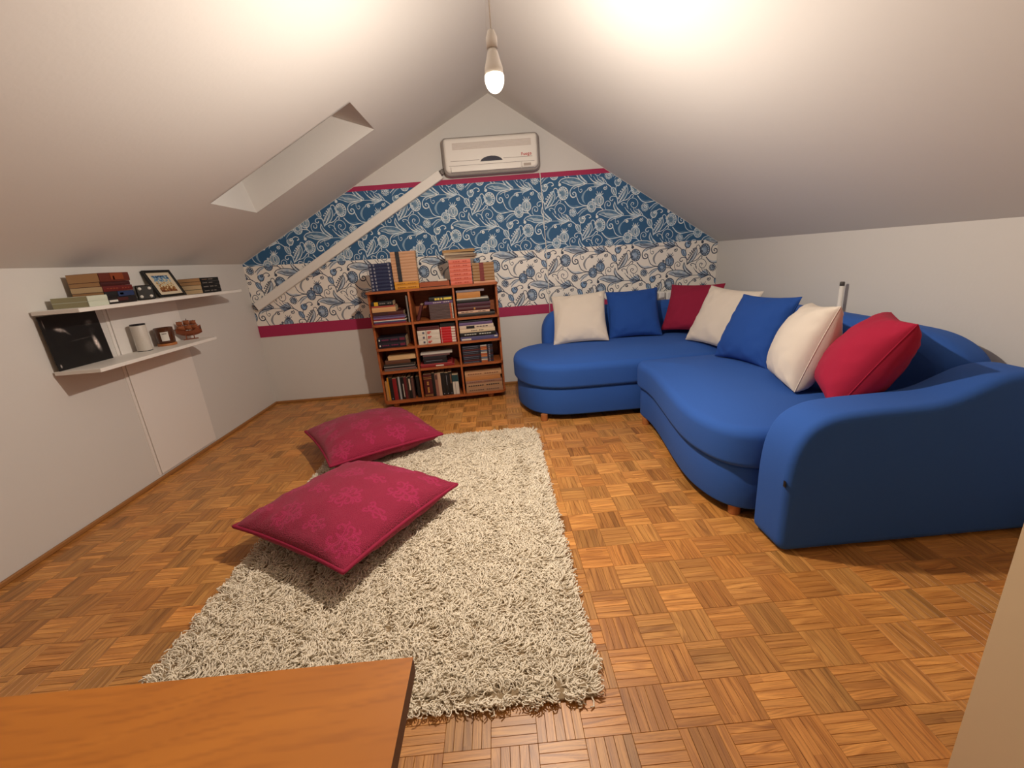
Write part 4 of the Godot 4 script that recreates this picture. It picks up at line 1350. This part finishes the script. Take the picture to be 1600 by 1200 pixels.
func shelf_things() -> void:
	var red := Color(0.30, 0.055, 0.03)
	var white := Color(0.85, 0.83, 0.80)
	shelf_pile(0.190, 1.674, [
		["dark paperback with a white label", 0.188, 0.033, 0.165, Color(0.10, 0.055, 0.05), {"pages": mats.pages_green, "marks": [["label", 0.06, 0.34, 0.3, 0.62, white], ["label", 0.36, 0.7, 0.4, 0.9, Color(0.27, 0.07, 0.05)]]}],
		["dark paperback with a blue label", 0.186, 0.031, 0.165, Color(0.06, 0.05, 0.06), {"pages": mats.pages_brown, "marks": [["label", 0.42, 0.97, 0.1, 0.92, Color(0.13, 0.20, 0.36)], ["label", 0.48, 0.6, 0.35, 0.7, Color(0.12, 0.34, 0.36)]]}],
		["dark red paperback", 0.186, 0.029, 0.165, Color(0.36, 0.055, 0.045), {"marks": title(0.1, 0.9, Color(0.5, 0.2, 0.12), 8)}],
		["red-brown paperback", 0.184, 0.022, 0.160, Color(0.24, 0.04, 0.03), {"pages": mats.pages_brown}],
		["thick orange-brown paperback", 0.186, 0.045, 0.165, Color(0.36, 0.12, 0.045), {"pages": mats.pages_brown, "marks": [["picture_strip", 0.35, 0.78, 0.2, 0.95, Color(0.50, 0.22, 0.07)], ["picture_strip", 0.42, 0.47, 0.2, 0.6, Color(0.16, 0.05, 0.03)]]}],
	], "in the paperback pile beside the black die", "paperbacks beside the black die")
	shelf_pile(0.192, 1.795, many(2, ["pale green booklet with cream pages", 0.112, 0.026, 0.178, Color(0.78, 0.80, 0.73), {"pages": mats.pages_green}]), "at the upper shelf's near end", "pale booklets at the shelf's near end")
	shelf_pile(0.176, 0.876, [
		["black paperback with white spine lettering", 0.205, 0.028, 0.155, Color(0.045, 0.035, 0.035), {"pages": mats.pages, "marks": title(0.08, 0.34, Color(0.5, 0.47, 0.44), 4) + title(0.42, 0.72, Color(0.5, 0.47, 0.44), 5)}],
		["black paperback with white spine lettering", 0.205, 0.030, 0.155, Color(0.045, 0.035, 0.035), {"pages": mats.pages, "marks": title(0.08, 0.34, Color(0.5, 0.47, 0.44), 4) + title(0.42, 0.8, Color(0.5, 0.47, 0.44), 6)}],
		["black paperback with white spine lettering", 0.200, 0.023, 0.158, Color(0.05, 0.04, 0.04), {"pages": mats.pages_brown, "marks": title(0.05, 0.3, Color(0.5, 0.47, 0.44), 4) + title(0.38, 0.6, Color(0.5, 0.47, 0.44), 4)}],
		["black paperback with brownish lettering", 0.203, 0.024, 0.155, Color(0.05, 0.035, 0.03), {"pages": mats.pages_brown, "marks": title(0.08, 0.35, Color(0.5, 0.38, 0.3), 4) + title(0.42, 0.66, Color(0.55, 0.5, 0.46), 4)}],
	], "in the black stack right of the picture", "black paperbacks right of the picture")
	# die
	var d := thing("die", "big black die with white dots between the paperbacks and the framed picture", "die", Vector3(0.125, TOP_Y + 0.0003, 1.325))
	d.rotation.y = 0.80
	part("cube", box(Vector3(-0.042, 0, -0.042), Vector3(0.042, 0.084, 0.042), 0.006), mat("die_black", Color(0.03, 0.028, 0.028), 0.35), d)
	for f in [[Vector3.BACK, 4], [Vector3.RIGHT, 5], [Vector3.LEFT, 2], [Vector3.UP, 6], [Vector3.FORWARD, 3]]:
		var n: Vector3 = f[0]
		var u := Vector3.UP if absf(n.y) < 0.5 else Vector3.RIGHT
		var v := n.cross(u)
		for p in {4: [[-1, -1], [1, -1], [-1, 1], [1, 1]], 5: [[-1, -1], [1, -1], [-1, 1], [1, 1], [0, 0]], 2: [[-1, -1], [1, 1]], 3: [[-1, -1], [0, 0], [1, 1]], 6: [[-1, -1], [0, -1], [1, -1], [-1, 1], [0, 1], [1, 1]]}[f[1]]:
			var c: MeshInstance3D = part("dot", lathe([Vector2(0, 0), Vector2(0.0085, 0), Vector2(0.0085, 0.0005), Vector2(0, 0.0006)], 16), mats.white_ink, d)
			c.transform = Transform3D(Basis(u, n, u.cross(n)), Vector3(0, 0.042, 0) + n * 0.0418 + (u * p[0] + v * p[1]) * 0.0225)
	# framed picture leaning on the wall
	var f := thing("framed_picture", "small black framed picture of blue and brown shapes leaning on the wall above the shelf", "picture", Vector3(0.088, TOP_Y + 0.0008, 1.040))
	f.rotation = Vector3(0, PI / 2, 0)
	f.transform.basis = f.transform.basis * Basis(Vector3.RIGHT, -0.40)
	var fs := start()
	for s in [[-0.118, -0.102, 0.0, 0.186], [0.102, 0.118, 0.0, 0.186], [-0.102, 0.102, 0.0, 0.016], [-0.102, 0.102, 0.170, 0.186]]:
		box_to(fs, Vector3(s[0], s[2], -0.014), Vector3(s[1], s[3], 0.004), 0.0015)
	part("frame", done(fs), mat("frame_black", Color(0.025, 0.022, 0.022), 0.4), f)
	part("mount", box(Vector3(-0.103, 0.015, -0.010), Vector3(0.103, 0.171, -0.004)), mat("mount", Color(0.84, 0.78, 0.68), 0.8), f)
	var pm := mat("picture_print", Color.WHITE, 0.6)
	pm.albedo_texture = painted_print()
	var ps := start()
	quad_uv(ps, [Vector3(-0.070, 0.036, -0.0035), Vector3(0.070, 0.036, -0.0035), Vector3(0.070, 0.150, -0.0035), Vector3(-0.070, 0.150, -0.0035)], [Vector2(0, 1), Vector2(1, 1), Vector2(1, 0), Vector2(0, 0)])
	part("print", done(ps), pm, f)
	# black record sleeve
	var r := thing("record_sleeve", "square black printed sleeve with grey gleams leaning under the upper shelf on the left wall", "record sleeve", Vector3(0.034, LOW_Y + 0.0003, 1.722))
	r.rotation = Vector3(0, PI / 2, 0)
	r.transform.basis = r.transform.basis * Basis(Vector3.RIGHT, -0.045)
	part("sleeve", box(Vector3(-0.153, 0, -0.004), Vector3(0.157, 0.270, 0.0), 0.001), mat("sleeve_black", Color(0.018, 0.014, 0.012), 0.5), r)
	var rm := mat("sleeve_print", Color.WHITE, 0.45)
	rm.albedo_texture = sleeve_print()
	var rs := start()
	quad_uv(rs, [Vector3(-0.152, 0.001, 0.0006), Vector3(0.156, 0.001, 0.0006), Vector3(0.156, 0.269, 0.0006), Vector3(-0.152, 0.269, 0.0006)], [Vector2(0, 1), Vector2(1, 1), Vector2(1, 0.12), Vector2(0, 0.12)])
	part("print", done(rs), rm, r)
	# white tin
	var c := thing("canister", "white textured cylinder canister with a dark rim on the lower wall shelf", "canister", Vector3(0.072, LOW_Y + 0.0003, 1.385))
	var tin := mat("tin_white", Color(0.80, 0.77, 0.73), 0.4)
	bumpy(tin, noise_normal(0.06, 8.0, 8, 256, FastNoiseLite.TYPE_CELLULAR), 14.0, 0.4)
	part("body", lathe([Vector2(0, 0.003), Vector2(0.0365, 0.003), Vector2(0.038, 0.006), Vector2(0.038, 0.152), Vector2(0.0370, 0.154)], 32), tin, c)
	part("foot_ring", lathe([Vector2(0, 0), Vector2(0.037, 0), Vector2(0.0375, 0.003), Vector2(0, 0.003)], 32), mats.dark_glass, c)
	part("rim", lathe([Vector2(0.030, 0.150), Vector2(0.0375, 0.153), Vector2(0.0384, 0.158), Vector2(0.0365, 0.161), Vector2(0.034, 0.156), Vector2(0.0, 0.150)], 32), mats.dark_glass, c)
	# candle in amber glass
	var k := thing("candle_jar", "amber brown glass candle with a white label on a thin wooden base", "candle", Vector3(0.082, LOW_Y + 0.0003, 1.215))
	part("wooden_base", lathe([Vector2(0, 0), Vector2(0.050, 0), Vector2(0.051, 0.002), Vector2(0.051, 0.012), Vector2(0.05, 0.014), Vector2(0, 0.014)], 32), mats.beech, k)
	var amber := mat("amber_glass", Color(0.30, 0.155, 0.07), 0.2)
	part("glass", lathe([Vector2(0, 0.0145), Vector2(0.044, 0.0145), Vector2(0.048, 0.020), Vector2(0.050, 0.112), Vector2(0.047, 0.113), Vector2(0.044, 0.085), Vector2(0, 0.083)], 36), amber, k)
	part("wax", lathe([Vector2(0, 0.0838), Vector2(0.0437, 0.0862), Vector2(0.0437, 0.0868), Vector2(0, 0.088)], 24), solid(Color(0.62, 0.47, 0.32)), k)
	var lb := start(true)
	for i in 10:
		var a := -0.40 + 0.80 * i / 10.0
		var b := a + 0.08
		var e := 0.0503
		var pa := Vector3(sin(a + 0.62), 0, cos(a + 0.62)) * e; var pb := Vector3(sin(b + 0.62), 0, cos(b + 0.62)) * e
		quad(lb, pa + Vector3.UP * 0.032, pb + Vector3.UP * 0.032, pb * 1.012 + Vector3.UP * 0.088, pa * 1.012 + Vector3.UP * 0.088)
	part("label", done(lb), mats.white_ink, k)
	var ls := start(true)
	for i in 6:
		var a := 0.62 - 0.24 + i * 0.08
		var pa := Vector3(sin(a), 0, cos(a)) * 0.0516; var pb := Vector3(sin(a + 0.06), 0, cos(a + 0.06)) * 0.0516
		quad(ls, pa + Vector3.UP * 0.074, pb + Vector3.UP * 0.074, pb + Vector3.UP * 0.080, pa + Vector3.UP * 0.080)
	part("lettering", done(ls), solid(Color(0.35, 0.3, 0.28)), k)
	ship()


func painted_print() -> ImageTexture:
	var im := Image.create(96, 96, false, Image.FORMAT_RGB8)
	var n := FastNoiseLite.new()
	n.seed = 44; n.frequency = 0.06
	var g := GradientTexture1D.new()
	var cols := [Color(0.10, 0.22, 0.38), Color(0.45, 0.60, 0.72), Color(0.85, 0.78, 0.62), Color(0.55, 0.35, 0.15), Color(0.38, 0.16, 0.07)]
	for y in 96:
		for x in 96:
			var v := clampf(y / 96.0 * 0.8 + 0.1 + 0.45 * n.get_noise_2d(x, y), 0, 0.999) * 4.0
			var i := int(v)
			im.set_pixel(x, y, cols[i].lerp(cols[i + 1], smoothstep(0.25, 0.75, v - i)))
	return ImageTexture.create_from_image(im)


func sleeve_print() -> ImageTexture:
	# soft grey gleams on black
	var im := Image.create(256, 256, false, Image.FORMAT_RGB8)
	var n := FastNoiseLite.new()
	n.seed = 9; n.frequency = 0.02
	var blobs := [[0.26, 0.36, 0.085, 0.035, 0.35, 0.50], [0.36, 0.42, 0.06, 0.018, 0.8, 0.22], [0.79, 0.31, 0.07, 0.045, -0.3, 0.28], [0.80, 0.68, 0.04, 0.13, -0.14, 0.70], [0.66, 0.72, 0.10, 0.10, 0.0, 0.14], [0.56, 0.56, 0.20, 0.010, -0.05, 0.16], [0.045, 0.24, 0.008, 0.07, 0.0, 0.45], [0.05, 0.93, 0.014, 0.03, 0.0, 0.55], [0.8, 0.45, 0.06, 0.05, 0.0, 0.07]]
	for y in 256:
		for x in 256:
			var p := Vector2(x / 256.0, y / 256.0)
			var v := 0.035 + 0.02 * n.get_noise_2d(x, y)
			for b in blobs:
				var q := (p - Vector2(b[0], b[1])).rotated(-b[4]) / Vector2(b[2], b[3])
				v += 1.4 * b[5] * exp(-q.length_squared() * q.length() * 0.8) * (0.85 + 0.3 * n.get_noise_2d(x * 3, y * 3))
			im.set_pixel(x, y, Color(v * 1.02, v * 0.96, v * 0.93))
	return ImageTexture.create_from_image(im)


func ship() -> void:
	var o := thing("ship_model", "small brown wooden sailing ship model on a stand at the lower shelf's far end", "ship model", Vector3(0.090, LOW_Y + 0.0003, 1.005))
	o.rotation.y = 0.60
	var wood := mat("ship_wood", Color(0.50, 0.25, 0.13), 0.5)
	var sail := mat("ship_sail", Color(0.62, 0.36, 0.22), 0.6)
	var dark := mat("ship_dark", Color(0.14, 0.06, 0.03), 0.5)
	# hull lofted from stem to stern
	var st := start(true)
	var rows := []
	for i in 13:
		var u := i / 12.0
		var x := -0.072 + 0.144 * u
		var half := 0.026 * pow(sin(PI * clampf(u * 0.86 + 0.05, 0, 1)), 0.6)
		var keel := 0.024 + 0.022 * pow(absf(u - 0.55) * 1.9, 2.5)
		var deck := 0.058 + 0.022 * pow(absf(u - 0.5) * 2.0, 1.6) + (0.010 if u > 0.78 else 0.0)
		var row := []
		for k in 9:
			var a := -PI / 2 + PI * k / 8.0
			row.append(Vector3(x, deck - (deck - keel) * cos(a), sin(a) * half * (0.55 + 0.45 * absf(sin(a)))))
		rows.append(row)
	for i in 12:
		for k in 8: quad(st, rows[i][k], rows[i + 1][k], rows[i + 1][k + 1], rows[i][k + 1])
		quad(st, rows[i][8] + Vector3(0, -0.004, 0), rows[i + 1][8] + Vector3(0, -0.004, 0), rows[i + 1][0] + Vector3(0, -0.004, 0), rows[i][0] + Vector3(0, -0.004, 0))
	for k in range(1, 8):
		tri(st, rows[12][0], rows[12][k], rows[12][k + 1])
		tri(st, rows[0][0], rows[0][k + 1], rows[0][k])
	part("hull", done(st), wood, o)
	part("stern_castle", box(Vector3(0.048, 0.062, -0.014), Vector3(0.070, 0.084, 0.014), 0.002), dark, o)
	part("bowsprit", tube([Vector3(-0.066, 0.068, 0), Vector3(-0.098, 0.090, 0)], 0.0018, 6), dark, o)
	for m in [[-0.038, 0.128], [0.0, 0.142], [0.036, 0.128]]:
		part("mast", tube([Vector3(m[0], 0.05, 0), Vector3(m[0], m[1], 0)], 0.0018, 6), dark, o)
		for s in 2:
			var y0: float = 0.064 + s * 0.034
			var y1: float = minf(y0 + 0.032, m[1] - 0.003)
			var w := 0.030 - 0.007 * s
			var ss := start(true)
			for i in 4:
				for j in 4:
					var f := func(a: int, b: int, t: float) -> Vector3: return Vector3(m[0], 0, 0) + Basis(Vector3.UP, 0.95) * Vector3(-0.003 - 0.010 * sin(PI * b / 4.0) * sin(PI * (a + 0.5) / 5.0) - t, lerpf(y0, y1, b / 4.0), lerpf(-w, w, a / 4.0) * (1.0 - 0.12 * b / 4.0))
					quad(ss, f.call(i, j, 0.0), f.call(i, j + 1, 0.0), f.call(i + 1, j + 1, 0.0), f.call(i + 1, j, 0.0))
					quad(ss, f.call(i, j, 0.0008), f.call(i + 1, j, 0.0008), f.call(i + 1, j + 1, 0.0008), f.call(i, j + 1, 0.0008))
			part("sail", done(ss), sail, o)
			part("yard", tube([Vector3(m[0], y1, 0) + Basis(Vector3.UP, 0.95) * Vector3(-0.003, 0, -w), Vector3(m[0], y1, 0) + Basis(Vector3.UP, 0.95) * Vector3(-0.003, 0, w)], 0.001, 5), dark, o)
	var rg := start(true)
	for m in [[-0.036, 0.120, -0.066], [-0.036, 0.120, 0.002], [0.002, 0.136, 0.060], [0.038, 0.116, 0.070]]:
		tube_to(rg, [Vector3(m[0], m[1], 0), Vector3(m[2], 0.072, 0)], 0.0005, 4)
	part("rigging", done(rg), dark, o)
	var sd := start()
	box_to(sd, Vector3(-0.042, 0, -0.017), Vector3(0.042, 0.005, 0.017), 0.001)
	for x in [-0.024, 0.020]:
		box_to(sd, Vector3(x - 0.003, 0.005, -0.013), Vector3(x + 0.003, 0.036, 0.013), 0.001)
	part("stand", done(sd), wood, o)


# ------------------------------------------------------------------ air conditioner, pipes, radiator, cable
func air_conditioner() -> void:
	var o := thing("air_conditioner", "cream wall mounted air conditioner with a grey rim high on the gable wall", "air conditioner", Vector3(2.273, 1.868, 0))
	var hw := 0.398
	var out := PackedVector2Array()
	for c in [[hw - 0.035, 0.252, 0.035, 0], [-hw + 0.035, 0.252, 0.035, 1], [-hw + 0.05, 0.052, 0.05, 2], [hw - 0.05, 0.052, 0.05, 3]]:
		for k in 7:
			var a: float = PI / 2 * (k / 6.0 + c[3])
			out.append(Vector2(c[0] + cos(a) * c[2], c[1] + sin(a) * c[2]))
	var tt := Transform3D(Basis(Vector3.RIGHT, Vector3.BACK, Vector3.UP), Vector3.ZERO)
	part("housing", slab(out, 0.002, 0.125, 0.0, 0.02, 0.0, tt, 4), mats.plastic_grey, o)
	var face := PackedVector2Array()
	for c in [[hw - 0.042, 0.247, 0.026, 0], [-hw + 0.042, 0.247, 0.026, 1], [-hw + 0.055, 0.057, 0.04, 2], [hw - 0.055, 0.057, 0.04, 3]]:
		for k in 7:
			var a: float = PI / 2 * (k / 6.0 + c[3])
			face.append(Vector2(c[0] + cos(a) * c[2], c[1] + sin(a) * c[2]))
	part("front_panel", slab(face, 0.110, 0.158, 0.0, 0.022, 0.0, tt, 5), mats.plastic_cream, o)
	var z := 0.1575
	var grey := solid(Color(0.55, 0.51, 0.49))
	var gr := start()                              # intake field: three shallow ribs
	for k in 6: box_to(gr, Vector3(-0.31, 0.185 + k * 0.0085, z), Vector3(0.33, 0.1895 + k * 0.0085, z + 0.0022), 0.0008)
	part("intake_grille", done(gr), solid(Color(0.74, 0.69, 0.66)), o)
	var ln := start()
	box_to(ln, Vector3(-0.335, 0.100, z), Vector3(-0.098, 0.103, z + 0.0015))
	box_to(ln, Vector3(0.098, 0.100, z), Vector3(0.335, 0.103, z + 0.0015))
	box_to(ln, Vector3(-0.352, 0.066, z), Vector3(0.352, 0.069, z + 0.0015))
	part("panel_joint", done(ln), grey, o)
	var vane := start()
	box_to(vane, Vector3(-0.335, 0.022, z - 0.004), Vector3(0.238, 0.060, z + 0.003), 0.002)
	part("air_vane", done(vane), mats.plastic_cream, o)
	var vl := start()
	box_to(vl, Vector3(-0.338, 0.018, z), Vector3(0.238, 0.022, z + 0.0035))
	box_to(vl, Vector3(-0.338, 0.022, z), Vector3(-0.335, 0.060, z + 0.0035))
	part("vane_gap", done(vl), grey, o)
	var win := PackedVector2Array([Vector2(-0.092, 0.088), Vector2(0.092, 0.088)])
	for k in 9:
		var a := 0.18 + (PI - 0.36) * k / 8.0
		win.append(Vector2(cos(a) * 0.092, 0.083 + sin(a) * 0.042))
	part("receiver_window", slab(win, z - 0.002, z + 0.003, 0.0, 0.0015, 0.0, tt, 2), mat("window_blue", Color(0.12, 0.125, 0.20), 0.25), o)
	var db := start()
	box_to(db, Vector3(0.244, 0.018, z), Vector3(0.247, 0.064, z + 0.002))
	box_to(db, Vector3(0.247, 0.018, z), Vector3(0.345, 0.021, z + 0.002))
	part("display_edge", done(db), grey, o)
	part("display", box(Vector3(0.262, 0.034, z), Vector3(0.322, 0.054, z + 0.0015), 0.0005), solid(Color(0.66, 0.61, 0.57)), o)
	var tm := TextMesh.new()
	var sf := SystemFont.new()
	sf.font_names = PackedStringArray(["Droid Sans"])
	sf.font_italic = true
	sf.font_weight = 700
	tm.font = sf
	tm.text = "Fuego"
	tm.font_size = 24
	tm.pixel_size = 0.00125
	tm.depth = 0.001
	part("logo", tm, solid(Color(0.70, 0.12, 0.10)), o, Vector3(0.288, 0.122, z + 0.001))


func small_fittings() -> void:
	# white cable trunking that slants from the air conditioner down to the left wall
	var a := Vector3(1.838, 1.905, 0.0); var b := Vector3(0.055, 0.928, 0.0)
	var dir := (a - b).normalized()
	var o := thing("cable_trunking", "long white pipe trunking slanting across the wallpaper from the air conditioner to the left corner", "trunking", b)
	o.rotation.z = atan2(dir.y, dir.x)
	var l := a.distance_to(b)
	part("back_channel", box(Vector3(0, -0.034, 0.004), Vector3(l, 0.034, 0.018), 0.001), mats.plastic_cream, o)
	part("cover", box(Vector3(0.002, -0.037, 0.016), Vector3(l - 0.002, 0.037, 0.056), 0.004), mats.white_board, o)
	part("end_mouth", box(Vector3(-0.0035, -0.030, 0.008), Vector3(0.001, 0.030, 0.050)), solid(Color(0.22, 0.13, 0.10)), o)
	var p := thing("pipe_sleeve", "short grey insulated pipe joining the trunking to the air conditioner", "pipe", Vector3.ZERO)
	part("insulation", tube([Vector3(1.835, 1.912, 0.032), Vector3(1.855, 1.922, 0.040), Vector3(1.874, 1.926, 0.050)], 0.022, 12), solid(Color(0.45, 0.43, 0.42), 0.9), p)
	part("strap", tube([Vector3(1.852, 1.9205, 0.039), Vector3(1.858, 1.9225, 0.0415)], 0.0235, 12), mats.plastic_grey, p)
	var cb := part("power_cable", tube([Vector3(2.655, 1.895, 0.012), Vector3(2.682, 1.87, 0.006), Vector3(2.688, 1.70, 0.006), Vector3(2.696, 1.45, 0.006), Vector3(2.704, 1.25, 0.006), Vector3(2.708, 1.0, 0.006), Vector3(2.71, 0.55, 0.006)], 0.0035, 8), mats.plastic_cream, self)
	tag(cb, "thin white cable running straight down the wallpaper below the air conditioner", "cable")
	# radiator behind the chaise
	var r := thing("radiator", "white ribbed radiator behind the sofa's inner corner, only its top showing", "radiator", Vector3(3.30, 0, 0.065))
	for k in 12:
		var st := start()
		box_to(st, Vector3(k * 0.068 + 0.004, 0.10, -0.040), Vector3(k * 0.068 + 0.062, 0.785, 0.042), 0.014)
		part("rib", done(st), mats.white_board, r)
	for y in [0.16, 0.70]:
		part("header_pipe", tube([Vector3(-0.01, y, 0), Vector3(0.83, y, 0)], 0.016, 10), mats.white_board, r)
	part("foot", box(Vector3(0.03, 0, -0.02), Vector3(0.06, 0.105, 0.02), 0.002), mats.white_board, r)
	part("foot", box(Vector3(0.72, 0, -0.02), Vector3(0.75, 0.105, 0.02), 0.002), mats.white_board, r)
	var q := thing("heating_pipe", "white upright pipe end with a grey cap behind the long sofa back", "pipe", Vector3(4.240, 0, 1.545))
	part("pipe", lathe([Vector2(0, 0), Vector2(0.012, 0), Vector2(0.012, 0.882), Vector2(0, 0.882)], 16), mats.white_board, q)
	part("cap", lathe([Vector2(0, 0.882), Vector2(0.0125, 0.882), Vector2(0.0125, 0.902), Vector2(0.010, 0.905), Vector2(0, 0.905)], 16), solid(Color(0.30, 0.28, 0.26), 0.5), q)


func desk() -> void:
	var o := thing("desk", "wooden desk top with a dark edge, nearest the camera at the lower left", "desk", Vector3(1.2, 0, 3.95))
	var x0 := -0.85; var x1 := 2.0795 - 1.2; var z0 := 3.604 - 3.95; var z1 := 0.42
	var y := 0.74
	var st := start()
	quad_uv(st, [Vector3(x0, y, z1), Vector3(x1, y, z1), Vector3(x1, y, z0), Vector3(x0, y, z0)], [Vector2(0, 1.0), Vector2(1.7, 1.0), Vector2(1.7, 0), Vector2(0, 0)])
	part("veneer_top", done(st), mats.desk_wood, o)
	part("board", box(Vector3(x0, y - 0.0225, z0), Vector3(x1, y - 0.0004, z1), 0.0005), mats.edge_wood, o)
	for p in [Vector2(x0 + 0.06, z0 + 0.06), Vector2(x1 - 0.36, z0 + 0.06), Vector2(x0 + 0.06, z1 - 0.06), Vector2(x1 - 0.36, z1 - 0.06)]:
		part("leg", box(Vector3(p.x - 0.025, 0, p.y - 0.025), Vector3(p.x + 0.025, y - 0.023, p.y + 0.025), 0.003), mats.edge_wood, o)
